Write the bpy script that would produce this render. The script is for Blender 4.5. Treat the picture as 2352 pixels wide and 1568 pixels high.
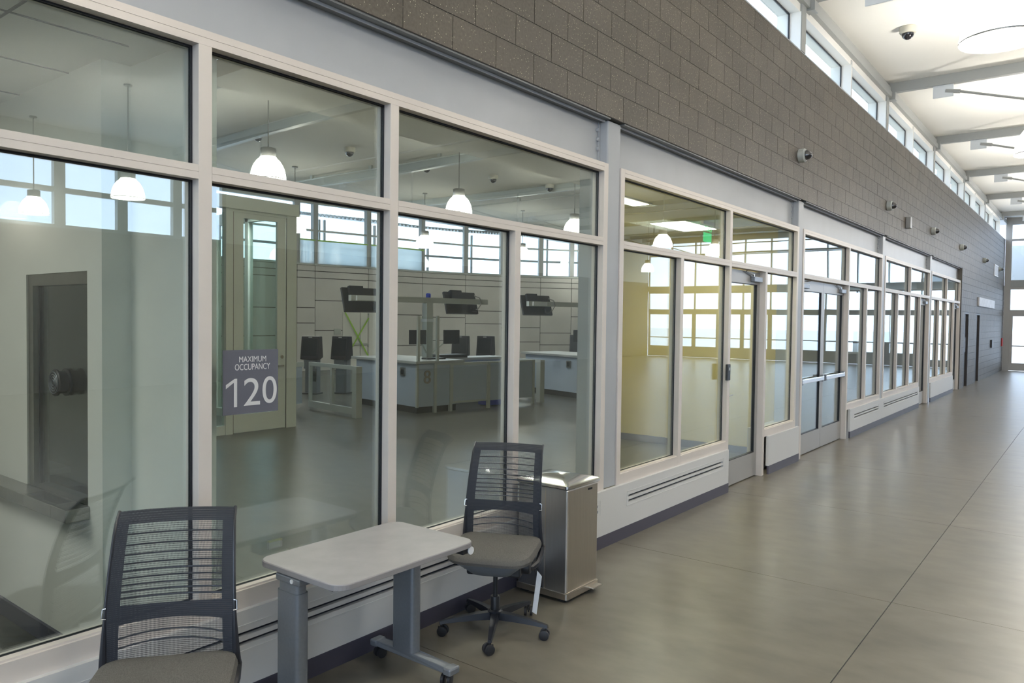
import bpy, bmesh, math, random
from mathutils import Vector, Matrix
from math import pi, sin, cos, radians, sqrt, atan2
random.seed(7)
for o in list(bpy.data.objects): bpy.data.objects.remove(o, do_unlink=True)
SC = bpy.context.scene
COL = SC.collection

# ------------------------------------------------------------------ camera, sky, large lights, exposure
YAW, PITCH, ROLL, FPX = radians(52.136), radians(-1.6714), radians(.7015), 1735.64
_f = Vector((sin(YAW)*cos(PITCH), cos(YAW)*cos(PITCH), sin(PITCH)))
_r = Vector((cos(YAW), -sin(YAW), 0)); _u = _r.cross(_f)
_r2 = cos(ROLL)*_r + sin(ROLL)*_u; _u2 = -sin(ROLL)*_r + cos(ROLL)*_u
cd = bpy.data.cameras.new('camera'); cam = bpy.data.objects.new('camera', cd); COL.objects.link(cam)
cam.matrix_world = Matrix(((_r2.x, _u2.x, -_f.x, 0), (_r2.y, _u2.y, -_f.y, -3.077), (_r2.z, _u2.z, -_f.z, 1.81), (0, 0, 0, 1)))
cd.sensor_fit = 'HORIZONTAL'; cd.sensor_width = 36; cd.lens = FPX*36/2352; cd.clip_end = 400; cd.clip_start = .05
SC.camera = cam
SC.view_settings.view_transform = 'Standard'; SC.view_settings.look = 'None'
SC.view_settings.gamma = 1; SC.view_settings.use_curve_mapping = False
SC.view_settings.exposure = 0.9
SC.cycles.transparent_max_bounces = 32
SC.cycles.max_bounces = 9; SC.cycles.diffuse_bounces = 5; SC.cycles.glossy_bounces = 5
SC.cycles.caustics_reflective = False; SC.cycles.caustics_refractive = False
SC.cycles.sample_clamp_indirect = 6.0
SKY = 2.1
W = bpy.data.worlds.new('sky'); SC.world = W; W.use_nodes = True
bg = W.node_tree.nodes['Background']; bg.inputs[0].default_value = (.74, .88, 1.12, 1); bg.inputs[1].default_value = SKY

def portal(name, loc, rot, sx, sy):
    l = bpy.data.lights.new(name, 'AREA'); l.shape = 'RECTANGLE'; l.size = sx; l.size_y = sy; l.cycles.is_portal = True
    o = bpy.data.objects.new(name, l); o.location = loc; o.rotation_euler = rot; COL.objects.link(o)
def area(name, loc, rot, sx, sy, power, color=(1, 1, 1), spread=180):
    l = bpy.data.lights.new(name, 'AREA'); l.shape = 'RECTANGLE'; l.size = sx; l.size_y = sy; l.energy = power; l.color = color; l.spread = radians(spread)
    o = bpy.data.objects.new(name, l); o.location = loc; o.rotation_euler = rot; COL.objects.link(o); return o
# portals only steer sampling of the sky through the real openings (area lamps emit along local -Z)
portal('clerestory_daylight', (16, .3, 5.53), (radians(-90), 0, 0), 42, .7)
portal('end_wall_daylight', (36.6, -7.9, 3.0), (0, radians(90), 0), 6.0, 15.6)
portal('far_side_daylight', (8.8, -16.1, 4.7), (radians(90), 0, 0), 5.6, 1.9)
portal('near_end_daylight', (-8.5, -7.8, 3.0), (0, radians(-90), 0), 6.0, 15.6)
portal('side_room_daylight', (36.6, 4.6, 2.1), (0, radians(90), 0), 2.4, 8.6)

# ------------------------------------------------------------------ materials
def mat(name, col, rough=.5, metal=0, spec=.5, noise=None, bump=None, emis=None, stretch=None, coat=0):
    m = bpy.data.materials.new(name); m.use_nodes = True; nt = m.node_tree; N = nt.nodes; L = nt.links
    b = N['Principled BSDF']; b.inputs['Base Color'].default_value = (*col, 1); b.inputs['Roughness'].default_value = rough
    b.inputs['Metallic'].default_value = metal; b.inputs['Specular IOR Level'].default_value = spec
    if coat: b.inputs['Coat Weight'].default_value = coat
    tc = N.new('ShaderNodeTexCoord'); mp = N.new('ShaderNodeMapping'); L.new(tc.outputs['Object'], mp.inputs[0])
    if stretch: mp.inputs['Scale'].default_value = stretch
    if noise:
        sc, amt = noise[0], noise[1]
        n = N.new('ShaderNodeTexNoise'); n.inputs['Scale'].default_value = sc; n.inputs['Detail'].default_value = 5; L.new(mp.outputs[0], n.inputs[0])
        r = N.new('ShaderNodeMapRange'); r.inputs[3].default_value = 1-amt; r.inputs[4].default_value = 1+amt; r.inputs[1].default_value = .3; r.inputs[2].default_value = .7
        L.new(n.outputs[0], r.inputs[0])
        mx = N.new('ShaderNodeVectorMath'); mx.operation = 'SCALE'; mx.inputs[0].default_value = col; L.new(r.outputs[0], mx.inputs['Scale'])
        L.new(mx.outputs[0], b.inputs['Base Color'])
    if bump:
        n2 = N.new('ShaderNodeTexNoise'); n2.inputs['Scale'].default_value = bump[0]; n2.inputs['Detail'].default_value = 3; L.new(mp.outputs[0], n2.inputs[0])
        bp = N.new('ShaderNodeBump'); bp.inputs['Strength'].default_value = bump[1]; bp.inputs['Distance'].default_value = bump[2] if len(bump) > 2 else .002
        L.new(n2.outputs[0], bp.inputs['Height']); L.new(bp.outputs[0], b.inputs['Normal'])
    if emis:
        b.inputs['Emission Color'].default_value = (*emis[0], 1); b.inputs['Emission Strength'].default_value = emis[1]
    return m

def glass(name, tint, r0, wav=0):
    m = bpy.data.materials.new(name); m.use_nodes = True; nt = m.node_tree; N = nt.nodes; L = nt.links; N.clear()
    out = N.new('ShaderNodeOutputMaterial'); mix = N.new('ShaderNodeMixShader'); t = N.new('ShaderNodeBsdfTransparent'); g = N.new('ShaderNodeBsdfGlossy')
    t.inputs[0].default_value = (*tint, 1); g.inputs['Roughness'].default_value = 0.0; g.inputs[0].default_value = (.93, .98, 1, 1)
    geo = N.new('ShaderNodeNewGeometry'); d = N.new('ShaderNodeVectorMath'); d.operation = 'DOT_PRODUCT'
    L.new(geo.outputs['Normal'], d.inputs[0]); L.new(geo.outputs['Incoming'], d.inputs[1])
    def M(op, a, b2=None, c=None):
        n = N.new('ShaderNodeMath'); n.operation = op
        for i, v in enumerate((a, b2)):
            if v is None: continue
            if isinstance(v, (int, float)): n.inputs[i].default_value = v
            else: L.new(v, n.inputs[i])
        return n.outputs[0]
    a = M('ABSOLUTE', d.outputs['Value']); s = M('SUBTRACT', 1.0, a); p = M('POWER', s, 5.0); q = M('MULTIPLY', p, 1-r0); f = M('ADD', q, r0)
    L.new(f, mix.inputs[0]); L.new(t.outputs[0], mix.inputs[1]); L.new(g.outputs[0], mix.inputs[2]); L.new(mix.outputs[0], out.inputs[0])
    if wav:
        tc = N.new('ShaderNodeTexCoord'); n2 = N.new('ShaderNodeTexNoise'); n2.inputs['Scale'].default_value = 1.3; n2.inputs['Detail'].default_value = 0
        L.new(tc.outputs['Object'], n2.inputs[0]); bp = N.new('ShaderNodeBump'); bp.inputs['Strength'].default_value = 1; bp.inputs['Distance'].default_value = wav
        L.new(n2.outputs[0], bp.inputs['Height']); L.new(bp.outputs[0], g.inputs['Normal'])
    return m

M = {}
M['alu'] = mat('anodised_aluminium', (.74, .68, .625), .45, .1, noise=(2.5, .03))
M['alu_door'] = mat('door_aluminium', (.40, .39, .37), .4, .3)
M['steel_paint'] = mat('grey_painted_steel', (.43, .45, .475), .42, 0, .35, noise=(1.5, .06), bump=(1.2, .3, .01))
M['lintel'] = mat('dark_lintel_steel', (.17, .18, .185), .45, .2, noise=(3, .1))
M['gasket'] = mat('black_gasket', (.012, .014, .02), .5)
M['white_metal'] = mat('white_enamel', (.70, .70, .69), .4)
M['base_rubber'] = mat('grey_rubber_base', (.068, .065, .092), .45)
M['slot_dark'] = mat('slot_dark', (.015, .017, .03), .6)
M['mortar'] = mat('mortar', (.105, .10, .09), .85, noise=(60, .1))
M['white_wall'] = mat('white_plaster', (.74, .745, .70), .7, noise=(4, .02))
M['yellow_wall'] = mat('cream_wall', (.70, .60, .30), .7, noise=(4, .02))
M['cream_wall'] = mat('warm_cream_wall', (.44, .40, .31), .7, noise=(3, .04))
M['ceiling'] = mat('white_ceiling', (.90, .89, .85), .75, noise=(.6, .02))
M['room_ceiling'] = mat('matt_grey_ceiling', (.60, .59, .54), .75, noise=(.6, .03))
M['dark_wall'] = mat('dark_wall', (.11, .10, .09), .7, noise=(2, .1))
M['panel'] = mat('concrete_panel', (.68, .67, .65), .7, noise=(1.2, .07), bump=(40, .15))
M['far_wall'] = mat('taupe_far_wall', (.26, .24, .215), .7, noise=(1, .05))
M['joint'] = mat('dark_joint', (.02, .02, .02), .8)
M['truss'] = mat('grey_truss_paint', (.36, .375, .37), .4)
M['black_plastic'] = mat('black_plastic', (.018, .019, .022), .42)
M['dark_frame'] = mat('dark_charcoal_frame', (.018, .020, .027), .35)
M['grey_plastic'] = mat('grey_plastic', (.20, .225, .26), .4)
M['rubber'] = mat('caster_rubber', (.02, .02, .023), .5)
M['chrome'] = mat('chrome', (.75, .75, .75), .15, 1)
M['silver'] = mat('silver_powder_coat', (.24, .26, .29), .38, .5, noise=(80, .04))
M['laminate'] = mat('grey_laminate', (.35, .34, .345), .42, noise=(9, .07))
M['laminate_edge'] = mat('laminate_edge', (.28, .27, .275), .45)
M['seat'] = mat('grey_seat_fabric', (.115, .11, .10), .85, noise=(400, .25), stretch=(1, .25, 1))
M['stainless'] = mat('brushed_stainless', (.58, .54, .48), .30, 1, noise=(60, .06), stretch=(6, 6, .06))
M['stainless_side'] = mat('dark_brushed_stainless', (.50, .51, .53), .30, 1, noise=(60, .06), stretch=(6, 6, .06))
M['lid'] = mat('polished_stainless', (.72, .71, .69), .16, 1)
M['white'] = mat('white_matt', (.85, .85, .85), .5)
M['shade'] = mat('white_acrylic_shade', (.9, .9, .88), .3, emis=((1, .93, .82), 14.0))
M['lamp_lens'] = mat('lit_lamp_lens', (.9, .9, .88), .3, emis=((1, .93, .82), 14.0))
M['lamp_grey'] = mat('lamp_grey_housing', (.32, .32, .31), .4, .4)
M['troffer'] = mat('lit_troffer', (.9, .9, .85), .4, emis=((1, .95, .80), 5.0))
M['dome'] = mat('smoked_dome', (.02, .02, .025), .06, 0, .8, coat=.6)
M['beige_plastic'] = mat('beige_plastic', (.62, .60, .52), .45)
M['steel'] = mat('stainless_trim', (.36, .355, .335), .3, 1, noise=(30, .05))
M['vest_paint'] = mat('pale_green_grey_paint', (.80, .86, .84), .45)
M['booth_panel'] = mat('grey_booth_panel', (.42, .49, .60), .4, noise=(2, .04))
M['booth_trim'] = mat('booth_trim_metal', (.50, .53, .51), .4, .2)
M['counter'] = mat('counter_top', (.42, .44, .44), .3, noise=(6, .05))
M['screen'] = mat('dark_screen', (.022, .027, .036), .25)
M['number'] = mat('beige_number', (.32, .29, .24), .5)
M['blue'] = mat('blue_plastic', (.01, .05, .55), .35)
M['red'] = mat('red_paint', (.45, .03, .03), .4)
M['green_tape'] = mat('green_tape', (.33, .62, .05), .55)
M['sign_grey'] = mat('sign_grey_blue', (.115, .12, .15), .5)
M['sign_text'] = mat('sign_text', (.68, .68, .68), .5)
M['exit_glass'] = mat('exit_green', (.05, .50, .16), .3, emis=((.1, .9, .3), .6))
M['exit_red'] = mat('exit_red_brown', (.28, .06, .04), .5)
M['dark_door'] = mat('dark_brown_door', (.028, .022, .02), .45)
M['wall_sign'] = mat('pale_wall_sign', (.50, .50, .52), .5, noise=(6, .15))
M['canopy'] = mat('corrugated_white_steel', (.72, .76, .80), .5)
M['yellow_label'] = mat('yellow_label', (.75, .72, .12), .5)
M['ext_wall'] = mat('exterior_pale_wall', (.55, .57, .58), .8)
M['ground'] = mat('exterior_concrete', (.75, .74, .72), .9, noise=(.5, .05))
M['film'] = None
M['glass'] = glass('storefront_glass', (.93, .975, .955), .135, .0005)
M['glass_clear'] = glass('window_glass', (.965, .99, .99), .04)
M['glass_door'] = glass('vestibule_glass', (.88, .95, .94), .06)

def cmu_mat():
    m = mat('ground_face_block', (.084, .072, .057), .55); nt = m.node_tree; N = nt.nodes; L = nt.links; b = N['Principled BSDF']
    geo = N.new('ShaderNodeNewGeometry'); oi = N.new('ShaderNodeObjectInfo')
    n1 = N.new('ShaderNodeTexNoise'); n1.inputs['Scale'].default_value = 1.6; n1.inputs['Detail'].default_value = 4; L.new(geo.outputs['Position'], n1.inputs[0])
    n2 = N.new('ShaderNodeTexNoise'); n2.inputs['Scale'].default_value = 55; n2.inputs['Detail'].default_value = 3; L.new(geo.outputs['Position'], n2.inputs[0])
    a = N.new('ShaderNodeMapRange'); a.inputs[1].default_value = .3; a.inputs[2].default_value = .7; a.inputs[3].default_value = .85; a.inputs[4].default_value = 1.15; L.new(n1.outputs[0], a.inputs[0])
    c = N.new('ShaderNodeMapRange'); c.inputs[1].default_value = .3; c.inputs[2].default_value = .7; c.inputs[3].default_value = .78; c.inputs[4].default_value = 1.22; L.new(n2.outputs[0], c.inputs[0])
    d = N.new('ShaderNodeMapRange'); d.inputs[3].default_value = .90; d.inputs[4].default_value = 1.10; L.new(oi.outputs['Random'], d.inputs[0])
    m1 = N.new('ShaderNodeMath'); m1.operation = 'MULTIPLY'; L.new(a.outputs[0], m1.inputs[0]); L.new(c.outputs[0], m1.inputs[1])
    m2 = N.new('ShaderNodeMath'); m2.operation = 'MULTIPLY'; L.new(m1.outputs[0], m2.inputs[0]); L.new(d.outputs[0], m2.inputs[1])
    sc = N.new('ShaderNodeVectorMath'); sc.operation = 'SCALE'; sc.inputs[0].default_value = (.084, .072, .057); L.new(m2.outputs[0], sc.inputs['Scale'])
    v = N.new('ShaderNodeTexVoronoi'); v.inputs['Scale'].default_value = 75; L.new(geo.outputs['Position'], v.inputs[0])
    lt = N.new('ShaderNodeMapRange'); lt.inputs[1].default_value = .16; lt.inputs[2].default_value = .24; lt.inputs[3].default_value = 1; lt.inputs[4].default_value = 0; L.new(v.outputs['Distance'], lt.inputs[0])
    # only some cells carry a pale aggregate chip
    sep = N.new('ShaderNodeSeparateColor'); L.new(v.outputs['Color'], sep.inputs[0])
    gt = N.new('ShaderNodeMath'); gt.operation = 'GREATER_THAN'; gt.inputs[1].default_value = .72; L.new(sep.outputs[0], gt.inputs[0])
    mm = N.new('ShaderNodeMath'); mm.operation = 'MULTIPLY'; L.new(lt.outputs[0], mm.inputs[0]); L.new(gt.outputs[0], mm.inputs[1])
    mx = N.new('ShaderNodeMix'); mx.data_type = 'RGBA'; L.new(mm.outputs[0], mx.inputs[0]); L.new(sc.outputs[0], mx.inputs[6]); mx.inputs[7].default_value = (.55, .50, .38, 1)
    L.new(mx.outputs[2], b.inputs['Base Color'])
    return m
M['cmu'] = cmu_mat()

def floor_mat(col):
    m = mat('polished_concrete', (.27, .25, .21), .3); nt = m.node_tree; N = nt.nodes; L = nt.links; b = N['Principled BSDF']
    geo = N.new('ShaderNodeNewGeometry'); mp = N.new('ShaderNodeMapping'); mp.inputs['Scale'].default_value = (1.1, .6, 1); mp.inputs['Rotation'].default_value = (0, 0, .65); L.new(geo.outputs['Position'], mp.inputs[0])
    n1 = N.new('ShaderNodeTexNoise'); n1.inputs['Scale'].default_value = 1.5; n1.inputs['Detail'].default_value = 5; L.new(mp.outputs[0], n1.inputs[0])
    n2 = N.new('ShaderNodeTexNoise'); n2.inputs['Scale'].default_value = 6; n2.inputs['Detail'].default_value = 4; L.new(mp.outputs[0], n2.inputs[0])
    ad = N.new('ShaderNodeMath'); ad.operation = 'ADD'; L.new(n1.outputs[0], ad.inputs[0]); L.new(n2.outputs[0], ad.inputs[1])
    ma = N.new('ShaderNodeMath'); ma.operation = 'MULTIPLY_ADD'; ma.inputs[1].default_value = .62; ma.inputs[2].default_value = .38; L.new(ad.outputs[0], ma.inputs[0])
    sc = N.new('ShaderNodeVectorMath'); sc.operation = 'SCALE'; sc.inputs[0].default_value = col; L.new(ma.outputs[0], sc.inputs['Scale']); L.new(sc.outputs[0], b.inputs['Base Color'])
    r3 = N.new('ShaderNodeMath'); r3.operation = 'MULTIPLY_ADD'; r3.inputs[1].default_value = .08; r3.inputs[2].default_value = .275; L.new(n1.outputs[0], r3.inputs[0]); L.new(r3.outputs[0], b.inputs['Roughness'])
    return m
M['floor'] = floor_mat((.150, .137, .109)); M['floor_in_shaded'] = floor_mat((.085, .083, .070))  # room floor: same concrete, colour darkened to stand in for dimmer light indoors

def mesh_mat(name, open_, scale, col):
    """knitted chair mesh: regular holes; open_ = share of the cell that is a hole"""
    m = mat(name, col, .75); nt = m.node_tree; N = nt.nodes; L = nt.links; b = N['Principled BSDF']; out = N['Material Output']
    tc = N.new('ShaderNodeTexCoord'); sp = N.new('ShaderNodeSeparateXYZ'); L.new(tc.outputs['UV'], sp.inputs[0])
    def Mt(op, a, v=None):
        n = N.new('ShaderNodeMath'); n.operation = op
        for i, q in enumerate((a, v)):
            if q is None: continue
            if isinstance(q, (int, float)): n.inputs[i].default_value = q
            else: L.new(q, n.inputs[i])
        return n.outputs[0]
    a = Mt('SINE', Mt('MULTIPLY', sp.outputs[0], scale)); c = Mt('SINE', Mt('MULTIPLY', sp.outputs[1], scale*.62))
    pr = Mt('ABSOLUTE', Mt('MULTIPLY', a, c)); g = Mt('GREATER_THAN', pr, 1-open_)
    t = N.new('ShaderNodeBsdfTransparent'); mx = N.new('ShaderNodeMixShader'); L.new(g, mx.inputs[0]); L.new(b.outputs[0], mx.inputs[1]); L.new(t.outputs[0], mx.inputs[2]); L.new(mx.outputs[0], out.inputs[0])
    return m
M['mesh_open'] = mesh_mat('open_chair_mesh', .80, 700, (.020, .024, .034))
M['mesh_dense'] = mesh_mat('dense_chair_mesh', .12, 700, (.020, .024, .034))

def film_mat():
    m = bpy.data.materials.new('translucent_plastic_film'); m.use_nodes = True; N = m.node_tree.nodes; L = m.node_tree.links; N.clear()
    out = N.new('ShaderNodeOutputMaterial'); t = N.new('ShaderNodeBsdfTransparent'); g = N.new('ShaderNodeBsdfGlossy'); d = N.new('ShaderNodeBsdfTranslucent')
    t.inputs[0].default_value = (.75, .8, .8, 1); g.inputs['Roughness'].default_value = .3; d.inputs[0].default_value = (.78, .82, .82, 1)
    m1 = N.new('ShaderNodeMixShader'); m1.inputs[0].default_value = .8; L.new(t.outputs[0], m1.inputs[1]); L.new(d.outputs[0], m1.inputs[2])
    m2 = N.new('ShaderNodeMixShader'); m2.inputs[0].default_value = .1; L.new(m1.outputs[0], m2.inputs[1]); L.new(g.outputs[0], m2.inputs[2]); L.new(m2.outputs[0], out.inputs[0])
    return m
M['film'] = film_mat()

# ------------------------------------------------------------------ helpers
def fit_text(body, w, h, cx, cz, y, m, parent):
    o = text(body, .1, (0, 0, 0), (radians(90), 0, 0), m, parent)
    xs = [v.co.x for v in o.data.vertices]; zs = [v.co.y for v in o.data.vertices]
    sx, sy = w/(max(xs)-min(xs)), h/(max(zs)-min(zs)); mx, my = (max(xs)+min(xs))/2, (max(zs)+min(zs))/2
    for v in o.data.vertices: v.co.x = (v.co.x-mx)*sx; v.co.y = (v.co.y-my)*sy
    o.location = (cx, y, cz); return o
class MB:
    def __init__(s, T=None): s.v = []; s.f = []; s.T = T or Matrix.Identity(4); s.uv = None
    def add(s, vs, fs, T=None):
        A = s.T @ T if T is not None else s.T; n = len(s.v)
        s.v += [tuple(A @ Vector(p)) for p in vs]; s.f += [tuple(i+n for i in f) for f in fs]; return s
    def box(s, x0, y0, z0, x1, y1, z1, T=None):
        if x0 > x1: x0, x1 = x1, x0
        if y0 > y1: y0, y1 = y1, y0
        if z0 > z1: z0, z1 = z1, z0
        return s.add([(x0,y0,z0),(x1,y0,z0),(x1,y1,z0),(x0,y1,z0),(x0,y0,z1),(x1,y0,z1),(x1,y1,z1),(x0,y1,z1)],
                     [(0,3,2,1),(4,5,6,7),(0,1,5,4),(1,2,6,5),(2,3,7,6),(3,0,4,7)], T)
    def prism(s, poly, z0, z1, T=None):
        n = len(poly)
        return s.add([(p[0], p[1], z0) for p in poly]+[(p[0], p[1], z1) for p in poly],
                     [tuple(range(n-1, -1, -1)), tuple(range(n, 2*n))]+[(i, (i+1) % n, (i+1) % n+n, i+n) for i in range(n)], T)
    def lathe(s, prof, n=24, T=None, cap0=True, cap1=True):
        vs = []; fs = []
        for r, z in prof:
            for k in range(n): a = 2*pi*k/n; vs.append((r*cos(a), r*sin(a), z))
        m = len(prof)
        for i in range(m-1):
            for k in range(n): k2 = (k+1) % n; fs.append((i*n+k, i*n+k2, (i+1)*n+k2, (i+1)*n+k))
        if cap0: fs.append(tuple(range(n-1, -1, -1)))
        if cap1: fs.append(tuple((m-1)*n+k for k in range(n)))
        return s.add(vs, fs, T)
    def rod(s, p, q, r, n=8, r2=None):
        p = Vector(p); q = Vector(q); d = q-p; L = d.length
        if L < 1e-6: return s
        R = d.to_track_quat('Z', 'Y').to_matrix().to_4x4()
        return s.lathe([(r, 0), (r if r2 is None else r2, L)], n, Matrix.Translation(p) @ R)
    def tube(s, pts, r, n=8):
        pts = [Vector(p) for p in pts]; vs = []; fs = []; up = None
        for i, p in enumerate(pts):
            d = (pts[min(i+1, len(pts)-1)]-pts[max(i-1, 0)]).normalized()
            if up is None: up = d.orthogonal().normalized()
            up = (up-d*up.dot(d)).normalized(); sd = d.cross(up); rr = r[i] if isinstance(r, (list, tuple)) else r
            for k in range(n): a = 2*pi*k/n; vs.append(tuple(p+(up*cos(a)+sd*sin(a))*rr))
        for i in range(len(pts)-1):
            for k in range(n): k2 = (k+1) % n; fs.append((i*n+k, i*n+k2, (i+1)*n+k2, (i+1)*n+k))
        fs.append(tuple(range(n-1, -1, -1))); fs.append(tuple((len(pts)-1)*n+k for k in range(n)))
        return s.add(vs, fs)
    def build(s, name, m, parent=None, smooth=False, bevel=0, **tags):
        me = bpy.data.meshes.new(name); me.from_pydata(s.v, [], s.f)
        bm = bmesh.new(); bm.from_mesh(me); bmesh.ops.recalc_face_normals(bm, faces=bm.faces); bm.to_mesh(me); bm.free()
        if s.uv is not None:
            ul = me.uv_layers.new(name='UVMap')
            for lp in me.loops: ul.data[lp.index].uv = s.uv[lp.vertex_index]
        if smooth:
            me.polygons.foreach_set('use_smooth', [True]*len(me.polygons))
            try: me.set_sharp_from_angle(angle=radians(35))
            except Exception: pass
        if m is not None: me.materials.append(M[m] if isinstance(m, str) else m)
        o = bpy.data.objects.new(name, me); COL.objects.link(o)
        if parent is not None: o.parent = parent
        if bevel:
            b = o.modifiers.new('bevel', 'BEVEL'); b.width = bevel; b.segments = 2; b.limit_method = 'ANGLE'; b.angle_limit = radians(40)
        for k, v in tags.items():
            o[k] = v
        return o
def B(x0, y0, z0, x1, y1, z1): return MB().box(x0, y0, z0, x1, y1, z1)
def thing(name, label, cat, loc=(0, 0, 0), rz=0, group=None, kind=None):
    o = bpy.data.objects.new(name, None); COL.objects.link(o); o.location = loc; o.rotation_euler = (0, 0, rz); o.empty_display_size = .1
    if label: o['label'] = label
    if cat: o['category'] = cat
    if group: o['group'] = group
    if kind: o['kind'] = kind
    return o
def struct(name): return thing(name, None, None, kind='structure')
def tag(o, label, cat, group=None):
    o['label'] = label; o['category'] = cat
    if group: o['group'] = group
    return o
def kids(o): return [c for c in bpy.data.objects if c.parent == o]
def dup(root, loc, rz, label=None, group=None):
    r = root.copy(); COL.objects.link(r); r.location = loc; r.rotation_euler = (0, 0, rz)
    if label: r['label'] = label
    if group: r['group'] = group
    for ch in kids(root):
        c = ch.copy(); COL.objects.link(c); c.parent = r
        for g in kids(ch):
            d = g.copy(); COL.objects.link(d); d.parent = c
    return r
def rrect(w, d, r, n=5, cx=0, cy=0):
    pts = []
    for sx, sy, a0 in ((1, 1, 0), (-1, 1, 90), (-1, -1, 180), (1, -1, 270)):
        for k in range(n+1):
            a = radians(a0+90*k/n); pts.append((cx+sx*(w/2-r)+r*cos(a), cy+sy*(d/2-r)+r*sin(a)))
    return pts
def text(body, size, loc, rot, m, parent=None, name='lettering', ext=.0006, align='CENTER', sx=1.0):
    c = bpy.data.curves.new(name, 'FONT'); c.body = body; c.size = size; c.extrude = ext; c.align_x = align; c.align_y = 'CENTER'
    tmp = bpy.data.objects.new('tmp', c); COL.objects.link(tmp)
    me = bpy.data.meshes.new_from_object(tmp.evaluated_get(bpy.context.evaluated_depsgraph_get())); me.materials.clear(); me.materials.append(M[m])
    bpy.data.objects.remove(tmp, do_unlink=True)
    o = bpy.data.objects.new(name, me); COL.objects.link(o); o.location = loc; o.rotation_euler = rot; o.scale = (sx, 1, 1)
    if parent is not None: o.parent = parent
    return o
# ================================================================== SETTING
X0, X1 = -8.0, 36.1          # hall ends
YH = -15.7                   # far side of the hall
CY = [5.3+4.8*k for k in range(5)]     # column lines 5.3 .. 24.5
# ---- floor: hall slabs parted by joints, rooms behind
fl = struct('floor')
B(X0, YH, -.06, X1, .2, -.012).build('slab_bed', 'mortar', fl)
xs = [X0, -6.68, -4.27, -1.86, .55, 2.96, 5.37, 7.78, 10.19, 12.6, 15.01, 17.42, 19.83, 22.24, 24.65, 27.06, 29.47, 31.88, 34.29, X1]
for i in range(len(xs)-1):
    for (ya, yb) in ((-2.052, .2), (-6.9, -2.058), (-11.8, -6.906), (YH, -11.806)):
        B(xs[i]+.002, ya, -.012, xs[i+1]-.002, yb, 0).build('slab', 'floor', fl)
B(X0, -2.058, -.012, X1, -2.052, -.004).build('joint_strip', 'gasket', fl)
B(X0, -6.906, -.012, X1, -6.9, -.004).build('joint_strip', 'gasket', fl)
B(-8, .2, -.06, X1, 18.6, 0).build('room_slab', 'floor_in_shaded', fl)
B(-120, -120, -.5, 220, 120, -.3).build('ground', 'ground', None, kind='structure')

# ---- brick wall (ground-face block)
BW, BH = .4064, .2032
ZB = 3.405
wl = struct('wall_left')
B(X0, .004, ZB, X1, .2, ZB+9*BH-.004).build('mortar_core', 'mortar', wl)
B(24.42, .012, 0, 25.08, .2, ZB).build('mortar_core', 'mortar', wl)
B(26.02, .012, 0, 27.72, .2, ZB).build('mortar_core', 'mortar', wl)
B(28.65, .012, 0, X1, .2, ZB).build('mortar_core', 'mortar', wl)
for (a, b) in ((25.08, 26.02), (27.72, 28.65)): B(a, .012, 2.2, b, .2, ZB).build('mortar_core', 'mortar', wl)
B(X0, .02, 0, .5, .2, ZB).build('plain_infill', 'white_wall', wl)
B(X0, -.004, ZB+9*BH-.004, X1, .1, ZB+9*BH+.012).build('cap_flashing', 'steel_paint', wl)
blk = bpy.data.meshes.new('block'); bmh = MB().box(-BW/2+.0027, 0, .0027, BW/2-.0027, .05, BH-.0027)
blk.from_pydata(bmh.v, [], bmh.f); blk.materials.append(M['cmu'])
rest = MB(); nb = 0
JX = 5.381
for c in range(9):
    off = 0 if c % 2 == 0 else BW/2
    vis0 = 2.1+.66*c
    k = math.floor((X0-JX)/BW)+1
    cnt = 0
    while True:
        xc = JX+off+BW*k+BW/2; k += 1
        if xc+BW/2 > X1: break
        if xc > vis0 and cnt < 33:
            o = bpy.data.objects.new('block', blk); COL.objects.link(o); o.parent = wl
            o.location = (xc, random.uniform(-.0006, .0006), ZB+c*BH); cnt += 1; nb += 1
        else:
            rest.box(xc-BW/2+.0027, 0, ZB+c*BH+.0027, xc+BW/2-.0027, .05, ZB+(c+1)*BH-.0027)
for c in range(17):          # full-height part beyond the storefront
    z0 = ZB-(c+1)*BH; off = 0 if c % 2 else BW/2
    if z0 < -BH: break
    k = 0
    while True:
        xa = 24.42-off+BW*k; xb = xa+BW; k += 1
        if xa >= X1-.01: break
        xa = max(xa, 24.42); xb = min(xb, X1)
        segs = [(xa, xb)]
        if z0 < 2.18:
            for (da, db) in ((25.08, 26.02), (27.72, 28.65)):
                ns = []
                for (p, q) in segs:
                    if q <= da or p >= db: ns.append((p, q))
                    else:
                        if p < da: ns.append((p, da))
                        if q > db: ns.append((db, q))
                segs = ns
        for (p, q) in segs:
            if q-p > .03: rest.box(p+.0027, 0, max(z0, 0)+.0027, q-.0027, .05, z0+BH-.0027)
o = rest.build('block_field', 'cmu', wl); o['kind'] = 'stuff'

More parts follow.
